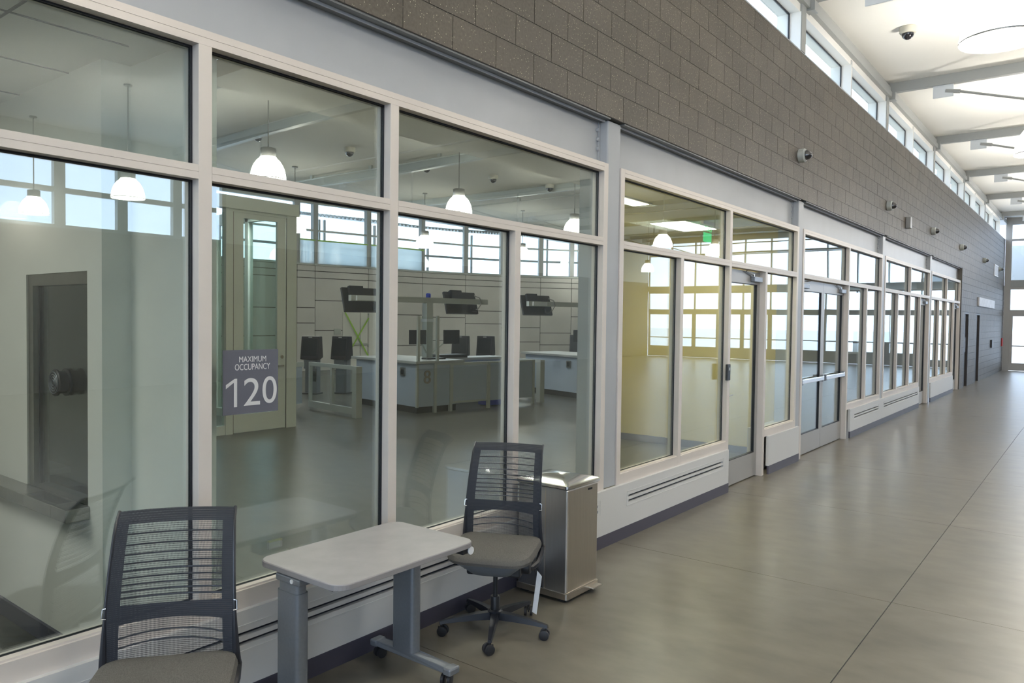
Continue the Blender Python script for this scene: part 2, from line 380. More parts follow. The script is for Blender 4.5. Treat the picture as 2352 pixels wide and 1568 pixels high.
# ---- clerestory strip over the brick
ZC0, ZC1 = ZB+9*BH+.012, 5.83
cp = [5.3+4.8*k-.2 for k in range(-3, 7)]
n = 20
for i in range(len(cp)-1):
    a, b = cp[i], cp[i+1]
    if b < 4: continue
    w = struct('window_%d' % n); n += 1
    B(a-.085, -.01, ZC0, a+.085, .14, ZC1).build('post', 'truss', w)
    mid = (a+b)/2-.02
    B(mid-.025, 0, ZC0, mid+.025, .30, ZC1-.03).build('divider', 'white_metal', w)
    B(a+.085, .015, ZC1-.10, b-.085, .30, ZC1).build('head_reveal', 'ceiling', w)
    for (p, q) in ((a+.085, mid-.025), (mid+.025, b-.085)):
        B(q-.012, .0, ZC0, q, .30, ZC1-.1).build('reveal_lining', 'ceiling', w)
        B(p, .145, ZC0, q-.012, .151, ZC1-.10).build('pane', 'glass_clear', w)
        g = MB().box(q-.03, .14, ZC0, q-.012, .156, ZC1-.10).box(p, .14, ZC1-.118, q-.012, .156, ZC1-.10); g.build('gasket', 'gasket', w)
B(X0, .0, ZC0, cp[2]-.1, .2, 6.1).build('infill_over_block', 'white_wall', wl)
for (nm, y0, y1, z0, z1, m) in (('trim_1', -.05, .2, ZC1, ZC1+.10, 'truss'), ('trim_2', -.02, .2, ZC1+.115, ZC1+.20, 'truss'), ('trim_3', .03, .2, ZC1+.10, 6.12, 'lintel')):
    B(X0, y0, z0, X1, y1, z1).build(nm, m, None, kind='structure')

# ---- hall ceiling, end wall, far side, near end
B(X0-.2, YH-.2, 6.1, X1+.2, .6, 6.3).build('ceiling', 'ceiling', None, kind='structure')
wn = struct('wall_near'); B(X0-.2, YH, 0, X0, .2, .4).build('apron', 'white_wall', wn); B(X0-.2, YH, 5.8, X0, .2, 6.1).build('head', 'white_wall', wn)
for k in range(8):
    y = YH+k*2.26; B(X0-.2, y, .4, X0, y+.12, 5.8).build('post', 'alu_door', wn)
B(X0-.1, YH, .4, X0-.094, .2, 5.8).build('pane', 'glass_clear', wn); B(X0-.15, YH, 2.9, X0, .2, 3.05).build('rail', 'alu_door', wn)
wr = struct('wall_right')
B(X0, YH-.25, 0, X1, YH, 3.8).build('lower_wall', 'far_wall', wr); B(X0, YH-.25, 5.6, X1, YH, 6.1).build('upper_wall', 'white_wall', wr)
B(X0, YH-.25, 3.8, 6.0, YH, 5.6).build('side_wall', 'white_wall', wr); B(11.6, YH-.25, 3.8, X1, YH, 5.6).build('side_wall', 'white_wall', wr)
x = 6.0; n = 40
while x < 11.5:
    b = x+1.4; w = struct('window_%d' % n); n += 1
    MB().box(x, YH-.18, 3.8, x+.12, YH-.03, 5.6).box(b-.12, YH-.18, 3.8, b, YH-.03, 5.6).box(x+.12, YH-.18, 3.8, b-.12, YH-.03, 3.88).box(x+.12, YH-.18, 5.52, b-.12, YH-.03, 5.6).build('window_frame', 'truss', w)
    B(x+.12, YH-.16, 4.62, b-.12, YH-.05, 4.74).build('rail', 'truss', w)
    B(x+.12, YH-.11, 3.88, b-.12, YH-.104, 5.52).build('pane', 'glass_clear', w); x = b

wf = struct('wall_far')
B(X1, -.22, 0, X1+.2, 0, 6.1).build('corner_post', 'alu_door', wf)
for (nm, z0, z1, t) in (('beam', 3.34, 3.62, .0), ('head_rail', 5.83, 6.1, .02), ('upper_rail', 5.18, 5.26, .05), ('transom_rail', 3.25, 3.34, .05), ('door_head_rail', 2.25, 2.44, .04)):
    B(X1+t, YH, z0, X1+.2, -.22, z1).build(nm, 'truss' if nm == 'beam' else 'alu_door', wf)
ys = [-.22-1.29*k for k in range(12)]+[YH]
n = 70
for i in range(12):
    b, a = ys[i], ys[i+1]
    w = struct('window_%d' % n); n += 1
    B(X1+.04, a, 2.44, X1+.16, a+.06, 5.83).build('mullion', 'alu_door', w)
    for z0, z1 in ((2.44, 3.25), (3.62, 5.18), (5.26, 5.83)): B(X1+.09, a+.06, z0, X1+.096, b, z1).build('pane', 'glass_clear', w)
    d = struct('door_%d' % (i+10))
    s = MB().box(X1+.05, a, .01, X1+.12, a+.10, 2.25).box(X1+.05, b-.10, .01, X1+.12, b, 2.25).box(X1+.05, a+.1, .01, X1+.12, b-.1, .31 if i < 2 else .55).box(X1+.05, a+.1, 2.18, X1+.12, b-.1, 2.25)
    s.build('leaf_frame', 'alu_door', d); B(X1+.08, a+.1, .31 if i < 2 else .55, X1+.086, b-.1, 2.18).build('pane', 'glass_clear', d)
    B(X1+.0, a+.06, .97, X1+.03, b-.06, 1.02).build('push_bar', 'alu_door', d)
ef = MB().add([(39, 0, .3), (39, 0, 5.25), (39, -.55, 5.25), (39, -3.3, 3.9), (39, -3.3, .3), (39.3, 0, .3), (39.3, 0, 5.25), (39.3, -.55, 5.25), (39.3, -3.3, 3.9), (39.3, -3.3, .3)],
              [(0, 1, 2, 3, 4), (9, 8, 7, 6, 5), (0, 5, 6, 1), (1, 6, 7, 2), (2, 7, 8, 3), (3, 8, 9, 4), (4, 9, 5, 0)])
# exterior wing wall seen through the glazing above the end doors
ef.v = [(p[0], p[1], max(p[2], 3.55)) for p in ef.v]
ef.build('wall_wing', 'ext_wall', None, kind='structure')
t = thing('exit_sign', 'small red-brown exit sign in the glazing over the far end doors', 'sign', (X1-.02, -.95, 2.86))
B(-.03, -.26, -.07, .03, .26, .07).build('sign_box', 'exit_red', t)
text('EXIT', .13, (-.033, 0, 0), (radians(90), 0, radians(-90)), 'sign_text', t)

# ---- steel columns, fascia beams, lintel angles of the storefront
for i, c in enumerate(CY):
    if i == 4: continue
    t = thing('steel_column', None, 'column', (c+.01, 0, 0), group='steel columns of the storefront')
    t['label'] = ['light grey steel column right behind the two tall framed bays, nearest the trash can', 'light grey steel column left of the double glass doors',
                  'light grey steel column between the double doors\' side panes and the narrow-paned bay', 'light grey steel column at the start of the last storefront bay'][i]
    B(-.102, .035, .0 if i else .455, .102, .30, 3.395).build('shaft', 'steel_paint', t, bevel=.012)
    e = MB().box(-.125, .105, 3.05, -.103, .116, 3.39).build('end_plate', 'steel_paint', t)
    for z in (3.32, 3.245, 3.17): MB().lathe([(.016, 0), (.016, .014), (.010, .022)], 10, Matrix.Translation((-.135, .117, z)) @ Matrix.Rotation(radians(90), 4, 'X')).build('bolt', 'steel_paint', t, smooth=True)
bl = ['tall grey painted steel fascia over the two nearest bays', 'grey steel fascia over the bay with the single door', 'grey steel fascia over the double glass doors', 'grey steel fascia over the narrow-paned bay', 'grey steel fascia over the last storefront bay']
spans = [(.5, 5.2), (5.42, 10.0), (10.22, 14.8), (15.02, 19.6), (19.82, 24.42)]
for i, (a, b) in enumerate(spans):
    t = thing('fascia_beam', bl[i], 'beam', ((a+b)/2, .15, 3.05), group='grey steel fascia beams')
    h = (b-a)/2
    B(-h, -.033, -.02, h, .12, .345).build('web', 'steel_paint', t)
    l = thing('lintel_angle', ['dark steel lintel under the block wall over the two nearest bays', 'dark steel lintel under the block over the single-door bay', 'dark steel lintel under the block over the double doors', 'dark steel lintel under the block over the narrow-paned bay', 'dark steel lintel under the block over the last bay'][i], 'lintel', ((a+b)/2, 0, ZB), group='dark steel lintels')
    B(-h, .008, -.012, h, .062, -.001).build('front_angle', 'lintel', l); B(-h, .066, -.022, h, .116, -.001).build('rear_angle', 'lintel', l)
    B(-h, .058, -.028, h, .064, -.012).build('lip', 'steel_paint', l)

# ================================================================== STOREFRONT
YF, YB, YG = .027, .135, .086
S0, S1, T0, T1, H0, H1 = .455, .54, 2.403, 2.465, 2.985, 3.05
MW = .0315
def vmul(p, c, z0, z1): B(c-MW, YF, z0, c+MW, YB, z1).build('mullion', 'alu', p, bevel=.0015)
def hrail(p, a, b, z0, z1):
    zm = (z0+z1)/2
    MB().box(a, YF, z0, b, YB, zm-.0009).box(a, YF, zm+.0009, b, YB, z1).box(a, YF+.003, zm-.0009, b, YB, zm+.0009).build('rail', 'alu', p)
def gpane(p, a, b, z0, z1, m='glass', y=YG):
    o = B(a, y, z0, b, y+.008, z1).build('pane', m, p)
    g = .008; r = MB()
    for (xa, za, xb, zb) in ((a, z0, a+g, z1), (b-g, z0, b, z1), (a+g, z0, b-g, z0+g), (a+g, z1-g, b-g, z1)):
        r.box(xa, y-.008, za, xb, y-.0005, zb); r.box(xa, y+.0085, za, xb, y+.014, zb)
    r.build('gasket', 'gasket', p)
    return o
def bay(n, a, b, ups, lows, doors=()):
    w = struct('window_%d' % n)
    vmul(w, a+MW, 0 if any(abs(d[0]-a) < .2 for d in doors) else S0, H1); vmul(w, b-MW, 0 if any(abs(d[1]-b) < .2 for d in doors) else S0, H1)
    hrail(w, a+2*MW, b-2*MW, H0, H1)
    eu = [a+MW]+list(ups)+[b-MW]
    for c in ups: vmul(w, c, T0 if c not in lows else S0, H0)
    ev = sorted(set(list(ups)))
    ed = [a+MW]+ev+[b-MW]
    for i in range(len(ed)-1):
        hrail(w, ed[i]+MW, ed[i+1]-MW, T0, T1); gpane(w, ed[i]+MW, ed[i+1]-MW, T1, H0)
    for c in lows:
        if c not in ups:
            dj = any(abs(d[0]-c) < .06 or abs(d[1]-c) < .06 for d in doors); vmul(w, c, 0 if dj else S0, T0)
    for c in ups:
        if any(abs(d[0]-c) < .06 or abs(d[1]-c) < .06 for d in doors): B(c-MW, YF, 0, c+MW, YB, S0).build('mullion', 'alu', w)
    el = [a+MW]+sorted(lows)+[b-MW]
    for i in range(len(el)-1):
        p, q = el[i]+MW, el[i+1]-MW; mid = (p+q)/2
        if any(d[0] < mid < d[1] for d in doors): continue
        B(p, YF, S0, q, YB, S1).build('sill_rail', 'alu', w)
        B(p, YF+.012, S1, q, YG-.010, S1+.008).build('sill_stop', 'alu', w)
        gpane(w, p, q, S1, T0)
    return w
w1 = bay(1, .505, 5.212, [1.795, 2.915], [1.795, 2.915, 4.047])
w2 = bay(2, 5.412, 10.03, [7.755], [6.587, 7.755, 8.85], [(7.755, 8.85)])
w3 = bay(3, 10.22, 14.82, [12.55], [12.55, 13.72], [(10.25, 12.55)])
w4 = bay(4, 15.03, 19.62, [17.4], [16.2, 17.4, 18.5], [(18.5, 19.6)])
w5 = bay(5, 19.82, 24.40, [22.1], [20.95, 22.1, 23.3], [(23.3, 24.37)])
# occupancy sign stuck to the glass of window_1 (its own thing)
sg = thing('occupancy_sign', 'grey maximum occupancy 120 sign stuck on the window glass', 'sign', (2.06, YG-.001, 1.502))
B(-.147, -.003, -.15, .147, 0, .15).build('sign_plate', 'sign_grey', sg)
fit_text('MAXIMUM', .144, .027, .007, .106, -.0035, 'sign_text', sg); fit_text('OCCUPANCY', .188, .029, .007, .070, -.0035, 'sign_text', sg)
MB().add([(x, yy, z) for yy in (-.0042, -.0031) for (x, z) in ((-.092, -.115), (-.092, .0), (-.133, -.028), (-.133, -.010), (-.088, .017), (-.076, .017), (-.076, -.115))],
         [tuple(range(7)), tuple(range(13, 6, -1))]+[(i, (i+1) % 7, (i+1) % 7+7, i+7) for i in range(7)]).build('lettering', 'sign_text', sg)
fit_text('2', .086, .129, .003, -.048, -.0035, 'sign_text', sg); fit_text('0', .079, .130, .099, -.045, -.0035, 'sign_text', sg)

def leaf(n, a, b, hinge='R', bar=False, closer=True):
    d = struct('door_%d' % n); y0, y1 = .095, .14
    st = .075
    s = MB().box(a, y0, .012, a+st, y1, 2.392).box(b-st, y0, .012, b, y1, 2.392)
    s.build('stile', 'alu_door', d); B(a+st, y0, .012, b-st, y1, .285).build('bottom_rail', 'alu_door', d); B(a+st, y0, 2.25, b-st, y1, 2.392).build('top_rail', 'alu_door', d)
    B(a+st, .113, .285, b-st, .12, 2.25).build('pane', 'glass', d)
    g = MB()
    for (xa, za, xb, zb) in ((a+st, .285, a+st+.008, 2.25), (b-st-.008, .285, b-st, 2.25), (a+st, .285, b-st, .293), (a+st, 2.242, b-st, 2.25)): g.box(xa, y0+.004, za, xb, y1-.004, zb)
    g.build('gasket', 'gasket', d)
    if closer:
        hx = b-.30 if hinge == 'R' else a+.04
        c = B(hx, .045, 2.275, hx+.26, .094, 2.335).build('closer', 'silver', d, bevel=.006)
        MB().rod((hx+.05, .07, 2.345), (hx-.18 if hinge == 'R' else hx+.42, .075, 2.385), .009).rod((hx+.05, .07, 2.335), (hx+.05, .07, 2.36), .014).build('arm', 'chrome', c)
    if bar:
        b0 = B(a+.05, .035, .99, b-.05, .075, 1.05).build('push_bar', 'chrome', d, bevel=.008)
        for xx_ in (a+.04, b-.10): B(xx_, .04, .975, xx_+.06, .096, 1.065).build('bar_end', 'silver', b0, bevel=.005)
    else:
        hxx = a+.035 if hinge == 'R' else b-.035
        k = MB().rod((hxx, .094, 1.02), (hxx, .05, 1.02), .011); k.rod((hxx, .052, 1.02), (hxx+.11, .052, 1.02), .009); k.build('lever_handle', 'chrome', d, smooth=True)
        B(hxx-.02, .088, 1.10, hxx+.02, .095, 1.22).build('lock_plate', 'black_plastic', d)
    return d
leaf(1, 7.79, 8.815, 'R')
leaf(2, 10.29, 11.40, 'L', bar=True); leaf(3, 11.405, 12.515, 'R', bar=True)
leaf(4, 18.535, 19.55, 'R'); leaf(5, 23.335, 24.33, 'R')
# restroom doors in the block wall
for i, (a, b) in enumerate(((25.08, 26.02), (27.72, 28.65))):
    d = struct('door_%d' % (6+i))
    B(a+.05, .06, 0, b-.05, .10, 2.13).build('leaf', 'dark_door', d)
    f = MB().box(a, .0, 0, a+.05, .15, 2.18).box(b-.05, .0, 0, b, .15, 2.18).box(a+.05, .0, 2.13, b-.05, .15, 2.18); f.build('door_frame', 'dark_door', d)
    px = b-.12 if i == 0 else a+.12
    B(px-.04, .045, 1.0, px+.04, .06, 1.45).build('push_plate', 'chrome', d)
t = thing('wall_sign', 'pale lettered wall sign between the dark doors and the far end of the block wall', 'sign', (30.1, -.03, 2.555))
B(-2.2, -.02, -.14, 2.2, .028, .14).build('panel', 'wall_sign', t)
t = thing('wall_frame', 'white outlined rectangular wall panel high on the block wall near the end', 'panel', (32.85, -.02, 3.81))
B(-.62, -.01, .17, .62, .018, .21).build('top_edge', 'white', t); B(-.62, -.01, -.21, .62, .018, -.17).build('bottom_edge', 'white', t); B(-.62, .0, -.17, .62, .018, .17).build('panel', 'wall_sign', t)
t = thing('thermostat', 'small dark control box on the block wall left of the far corner', 'control box', (31.9, -.03, 1.15)); B(-.12, -.03, -.14, .12, .028, .14).build('case', 'black_plastic', t)
t = thing('fire_alarm_pull', 'red fire alarm pull at the far corner beside the end doors', 'alarm', (35.6, -.02, 1.15)); B(-.12, -.03, -.16, .12, .018, .16).build('case', 'red', t)

# ---- convector cabinets
def convector(a, b, grilles, label, drop=True):
    t = thing('convector_cabinet', label, 'heater', ((a+b)/2, 0, 0), group='white convector cabinets'); cx = (a+b)/2
    def L(x): return x-cx
    cuts = [a]+[v for g in grilles for v in g]+[b]; m = MB()
    gz = (.294, .3135, .3355, .355)
    for i in range(0, len(cuts), 2): m.box(L(cuts[i]), .0, .10, L(cuts[i+1]), .026, .455)
    for (p, q) in grilles: m.box(L(p), .0, .10, L(q), .026, gz[0]); m.box(L(p), .0, gz[1], L(q), .026, gz[2]); m.box(L(p), .0, gz[3], L(q), .026, .455)
    m.box(L(a), .0265, .455-.012, L(b), .034, .455); m.box(L(a), .0265, .10, L(a)+.012, .034, .442); m.box(L(b)-.012, .0265, .10, L(b), .034, .442)
    m.build('casing', 'white_metal', t)
    B(L(a)+.012, .03, .10, L(b)-.012, .034, .44).build('inner_duct', 'slot_dark', t)
    for (p, q) in grilles:
        fr = MB(); x0, x1, z0, z1 = L(p)-.03, L(q)+.03, .267, .388
        fr.box(x0, -.0025, z1-.003, x1, 0, z1).box(x0, -.0025, z0, x1, 0, z0+.003).box(x0, -.0025, z0, x0+.004, 0, z1).box(x1-.004, -.0025, z0, x1, 0, z1)
        fr.build('grille_frame', 'white_metal', t)
    B(L(a), -.003, 0, L(b), .02, .0995).build('rubber_base', 'base_rubber', t)
    return t
convector(.505, 7.738, [(.75, 5.09), (5.575, 7.58)], 'long white slotted convector cabinet under the nearest windows, behind the table')
convector(8.97, 10.12, [], 'short plain white convector cabinet left of the double doors')
convector(12.69, 18.44, [(12.95, 14.62), (15.05, 18.30)], 'white slotted convector cabinet right of the double doors')
convector(19.86, 23.25, [], 'plain white convector cabinet under the last narrow windows')

# ================================================================== ROOMS BEHIND THE GLASS
# room A behind the first pane, with a service window
wa = struct('wall_service')
zt = 3.05
B(1.69, .784, 0, 1.79, .945, zt).build('pier', 'white_wall', wa); B(1.69, 1.72, 0, 1.79, 4.5, zt).build('plaster', 'white_wall', wa)
B(1.69, .945, 0, 1.79, 1.72, .842).build('under_window', 'white_wall', wa); B(1.69, .945, 2.028, 1.79, 1.72, zt).build('over_window', 'white_wall', wa)
B(1.832, .165, 0, 1.93, .784, zt).build('return_wall', 'white_wall', wa); B(1.79, .784, 0, 1.93, .88, zt).build('jog', 'white_wall', wa)
B(-8, 4.5, 0, 1.79, 4.6, zt).build('plaster', 'white_wall', wa); B(-8.1, .2, 0, -8, 4.6, zt).build('plaster', 'white_wall', wa)
B(1.674, .945-.16, .0, 1.69, 4.5, .10).build('baseboard_1', 'base_rubber', None, kind='structure')
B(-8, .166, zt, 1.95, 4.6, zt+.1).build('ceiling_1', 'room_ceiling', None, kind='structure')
for y in (.5, 1.15, 1.8, 2.45, 3.1): B(-3, y-.006, zt-.004, 1.69, y+.006, zt+.001).build('ceiling_grid', 'mortar', bpy.data.objects['ceiling_1'])
for x in (-.75, -.1, .55, 1.2): B(x-.006, .17, zt-.004, x+.006, 4.4, zt+.001).build('ceiling_grid', 'mortar', bpy.data.objects['ceiling_1'])
sw = struct('window_9')
B(1.69, .945, .835, 1.79, 1.72, .8425).build('sill', 'steel', sw); B(1.70, 1.655, .8425, 1.78, 1.72, 2.028).build('jamb', 'steel', sw); B(1.70, .945, 1.965, 1.78, 1.655, 2.028).build('head', 'steel', sw); B(1.755, .945, .842, 1.78, .97, 1.965).build('jamb', 'steel', sw)
B(1.735, .95, .842, 1.742, 1.655, 1.965).build('pane', 'glass_clear', sw); B(1.728, 1.64, .85, 1.75, 1.655, 1.965).build('gasket', 'gasket', sw)
t = thing('service_counter', 'stainless steel transaction counter with recessed deal tray under the service window', 'counter', (1.69, 1.3, .80))
m = MB().box(-.115, -.375, -.025, .0, -.20, .04).box(-.115, .16, -.025, .0, .84, .04).box(-.115, -.20, -.025, -.085, .16, .04).box(-.012, -.2, -.025, .0, .16, .04); m.build('counter_top', 'steel', t, bevel=.003)
B(-.085, -.20, -.02, -.012, .16, -.008).build('deal_tray', 'steel', t)
t = thing('speak_through', 'round black speak-through grille in the service window glass', 'grille', (1.70, 1.29, 1.445))
RX = Matrix.Rotation(radians(90), 4, 'Y')
MB().lathe([(.065, -.035), (.072, -.03), (.072, -.022), (.060, -.018), (.060, .018), (.074, .022), (.074, .03)], 32, RX).build('drum', 'black_plastic', t, smooth=True)
for r in (.058, .044, .030, .016): MB().tube([(-.037, r*cos(a*pi/12), r*sin(a*pi/12)) for a in range(25)], .0028, 5).build('ring', 'silver', t, smooth=True)
# booth behind the service window
wb = struct('wall_booth')
for (a, b, c, d) in ((2.28, .90, 2.36, 6.0), (1.79, 6.0, 2.36, 6.1), ): B(a, b, 0, c, d, 3.6).build('plaster', 'cream_wall', wb)
B(1.80, .88, 0, 2.30, .90, 3.05).build('plaster', 'cream_wall', wb); B(1.79, .9, 2.9, 2.36, 6.0, 3.0).build('booth_ceiling', 'cream_wall', wb)
B(1.79, 4.6, 0, 1.9, 6.0, 3.0).build('plaster', 'cream_wall', wb)
B(1.8, 2.6, .70, 2.27, 3.4, .74).build('desk', 'counter', wb)
# cream room behind the second bay
wy = struct('wall_cream')
B(10.15, .21, 0, 10.25, 3.0, zt+.1).build('plaster', 'yellow_wall', wy)
def diag(p, q, z1, m, par, name='plaster', z0=0, th=.1):
    p = Vector((*p, 0)); q = Vector((*q, 0)); d = (q-p).normalized(); nrm = Vector((-d.y, d.x, 0))*th
    pts = [(p.x, p.y), (q.x, q.y), ((q+nrm).x, (q+nrm).y), ((p+nrm).x, (p+nrm).y)]
    return MB().prism(pts, z0, z1).build(name, m, par)
diag((5.33, .19), (10.15, 2.96), zt+.1, 'yellow_wall', wy); 
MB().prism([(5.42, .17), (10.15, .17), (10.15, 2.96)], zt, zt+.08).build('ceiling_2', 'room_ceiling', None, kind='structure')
B(10.128, .17, 0, 10.15, 2.95, .10).build('baseboard_2', 'base_rubber', None, kind='structure')
B(9.2, .17, .0, 10.12, .35, .5).build('inner_convector', 'white_metal', wy)
# diagonal wall between the big room and the rear rooms, the rooms beyond the third column line
wd = struct('wall_divide'); diag((10.25, 3.0), (36.1, 9.0), 6.0, 'cream_wall', wd)
B(12.50, .17, 0, 12.60, 3.55, zt+.1).build('plaster', 'cream_wall', wd)
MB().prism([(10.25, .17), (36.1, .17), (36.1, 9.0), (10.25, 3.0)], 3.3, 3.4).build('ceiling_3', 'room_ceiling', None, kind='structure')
B(12.6, .166, 3.06, 24.4, .3, 3.3).build('bulkhead', 'dark_wall', wd); B(10.25, .166, 3.06, 12.5, .3, 3.3).build('bulkhead', 'cream_wall', wd)
we = struct('wall_rear_end'); B(36.1, .2, 0, 36.3, 9.0, 1.02).build('apron', 'dark_wall', we); B(36.1, .2, 3.2, 36.3, 9.0, 3.4).build('lintel', 'dark_wall', we); B(36.1, .2, 1.02, 36.3, .5, 3.2).build('pier', 'dark_wall', we)
B(36.1, .5, 2.2, 36.25, 9, 2.42).build('transom', 'dark_wall', we)
for y in (1.7, 2.9, 4.1, 5.3, 6.5, 7.7, 8.9): B(36.12, y, 1.02, 36.22, y+.07, 3.2).build('mullion', 'alu_door', we)
B(36.16, .5, 1.02, 36.166, 9, 3.2).build('pane', 'glass_clear', we)
# fluorescent troffers in the cream room, exit sign
tr = ['lit fluorescent ceiling troffer behind the exit sign in the cream room', 'lit fluorescent ceiling troffer nearest the tall bay, half cut by the frame']
for i, (x, y) in enumerate(((9.1, 1.2), (6.75, .78))):
    if i == 1: x, y = 6.72, .80
    t = thing('ceiling_troffer', tr[i], 'ceiling light', (x, y, 3.05), group='lit troffers in the cream room')
    hw, hd = (.52, .26) if i == 0 else (.5, .12)
    B(-hw, -hd, -.012, hw, hd, -.001).build('frame', 'white_metal', t); B(-hw+.03, -hd+.03, -.016, hw-.03, hd-.03, -.0125).build('diffuser', 'troffer', t)
area('cream_room_light', (8.6, 1.2, 3.0), (0, 0, 0), 1.0, .5, 12, (1, .93, .76)); area('cream_room_light', (6.7, .65, 3.0), (0, 0, 0),   .8, .2, 3, (1, .93, .76))
area('lobby_light', (11.4, 1.6, 3.1), (0, 0, 0), .8, .8, 7, (1, .92, .78)); area('service_room_light', (-.4, 1.6, 3.0), (0, 0, 0), 1.2, 1.2, 27, (1, .97, .9))
t = thing('exit_sign', 'green edge-lit glass exit sign hanging inside the cream room', 'sign', (8.92, .8, 2.90))
B(-.16, -.004, -.12, .16, .004, .11).build('glass_blade', 'glass_clear', t); B(-.11, .0045, -.10, .13, .008, .015).build('green_field', 'exit_glass', t)
text('EXIT', .09, (.0, -.006, .055), (radians(90), 0, radians(180)), 'exit_glass', t, sx=1.2)
B(-.17, -.02, .11, .17, .02, .149).build('canopy', 'alu', t)
# ================================================================== BIG INSPECTION ROOM
CZ = 5.7
bk = struct('wall_back')
path = [(2.3, 18.0), (9.0, 17.95), (15.22, 17.69), (15.91, 17.65), (17.89, 17.26), (20.40, 17.08), (22.29, 16.59), (23.75, 15.92), (25.18, 15.05), (26.26, 14.25), (27.9, 13.0), (29.4, 11.0), (30.4, 9.0), (30.6, 7.9)]
joints = {2: (1.61, 2.12), 3: (1.36, 2.37), 4: (.80, 1.93), 5: (.97, 1.86), 6: (1.62, 2.13), 7: (.9, 1.48), 8: (.78, 1.27), 9: (1.1, 1.95)}
SILL = 3.55
def seg(i):
    p = Vector((*path[i], 0)); q = Vector((*path[i+1], 0)); d = q-p; L = d.length; a = atan2(d.y, d.x)
    return Matrix.Translation(p) @ Matrix.Rotation(a, 4, 'Z'), L, p, q, a
wnum = 10
for i in range(len(path)-1):
    T, L, p, q, a = seg(i)
    MB(T).box(0, .06, 0, L, .2, SILL).build('backing', 'joint', bk)
    zs = [0.0]+list(joints.get(i, (1.2, 2.1)))+[3.11, 3.34, SILL-.02]
    g = .012
    for k in range(len(zs)-1):
        o = MB(T).box(g, 0, zs[k]+g, L-g, .055, zs[k+1]-g).build('concrete_panel', 'panel', bk)
    # windows over the panels
    w = struct('window_%d' % wnum) if wnum < 20 else struct('window_%d' % (wnum+70)); wnum += 1
    fr = MB(T).box(0, -.02, SILL-.02, L, .16, SILL+.05).box(0, .0, 4.66, L, .14, 4.72).box(0, 0, 5.56, L, .14, 5.70)
    fr.build('window_frame', 'booth_trim', w)
    n = 1 if L < 3 else 2
    for k in range(n+1):
        x = L*k/n; wd_ = .05 if i % 2 else .09
        MB(T).box(x-wd_, -.03, SILL+.05, x+wd_, .14, CZ).build('mullion', 'truss', w)
    MB(T).box(0, .06, SILL+.05, L, .066, 5.56).build('pane', 'glass_clear', w)
    # outdoor lattice and canopy beyond
    if i >= 1:
        ex = MB(T)
        x = L*.35; ex.box(x-.13, .9, 2.5, x-.07, 1.0, 5.2).box(x+.07, .9, 2.5, x+.13, 1.0, 5.2)
        ex.box(-.2, .92, 4.22, L+.2, 1.0, 4.30).box(-.2, .92, 3.62, L+.2, 1.0, 3.68)
        e = ex.build('outdoor_lattice', 'truss', w); e['kind'] = 'stuff'
        cv = []; cf = []; nn = 60
        for k in range(nn+1):
            x = -.15+(L+.3)*k/nn; z = .035*(1 if (k//2) % 2 else -1); cv += [(x, .3, 5.25+z), (x, 3.2, 5.65+z), (x, .3, 5.28+z), (x, 3.2, 5.68+z)]
        for k in range(nn): b4 = 4*k; cf += [(b4, b4+4, b4+5, b4+1), (b4+2, b4+3, b4+7, b4+6), (b4, b4+2, b4+6, b4+4), (b4+1, b4+5, b4+7, b4+3)]
        MB(T).add(cv, cf).build('outdoor_canopy', 'canopy', w)
    if i >= 1:
        pc = (p+q)/2; nrm = Vector((-(q-p).y, (q-p).x, 0)).normalized(); c = pc+nrm*.25
        l = bpy.data.lights.new('curved_wall_daylight', 'AREA'); l.shape = 'RECTANGLE'; l.size = L; l.size_y = 2.0; l.cycles.is_portal = True
        lo = bpy.data.objects.new('curved_wall_daylight', l); COL.objects.link(lo); lo.location = (c.x, c.y, 4.6)
        lo.rotation_euler = (-nrm).to_track_quat('-Z', 'Y').to_euler()
wx = struct('wall_side'); B(2.36, 6.0, 3.6, 2.4, 18, CZ).build('plaster', 'cream_wall', wx); B(2.2, 6.1, 0, 2.36, 18, CZ).build('plaster', 'cream_wall', wx)
B(2.2, .35, 3.15, 2.36, 6.3, 4.9).build('plaster', 'cream_wall', wx)
B(1.95, .30, 3.06, 36, .34, 5.0).build('over_glass_wall', 'cream_wall', wx)
B(2.0, 6.4, CZ, 36, 18.4, CZ+.1).build('ceiling_4', 'room_ceiling', None, kind='structure'); B(2.0, .35, 4.9, 36, 6.3, 5.0).build('ceiling_5', 'room_ceiling', None, kind='structure')
B(2.0, 6.3, 4.9, 36, 6.4, CZ+.1).build('ceiling_step', 'room_ceiling', bpy.data.objects['ceiling_5'])
# curved steel beams, conduits under that ceiling
bt = ['curved steel ceiling beam seen through the second pane', 'curved steel ceiling beam behind the third pane', 'curved steel ceiling beam at the right of the wide upper pane']
for i, x in enumerate((9.15, 13.45, 17.9)):
    t = thing('ceiling_beam', bt[i], 'beam', (x, 0, CZ), group='curved ceiling beams')
    pts = []; m = MB()
    N_ = 26
    for k in range(N_+1):
        y = 6.45+k*(10.2/N_); pts.append((.14*sin(y*.55+i)+.05, y))
    for k in range(N_):
        (xa, ya), (xb, yb) = pts[k], pts[k+1]
        m.add([(xa-.06, ya, -.2), (xa+.06, ya, -.2), (xb+.06, yb, -.2), (xb-.06, yb, -.2), (xa-.06, ya, -.001), (xa+.06, ya, -.001), (xb+.06, yb, -.001), (xb-.06, yb, -.001)], [(0, 1, 2, 3), (4, 7, 6, 5), (0, 3, 7, 4), (1, 5, 6, 2)])
    m.build('beam_body', 'booth_trim', t, smooth=True)
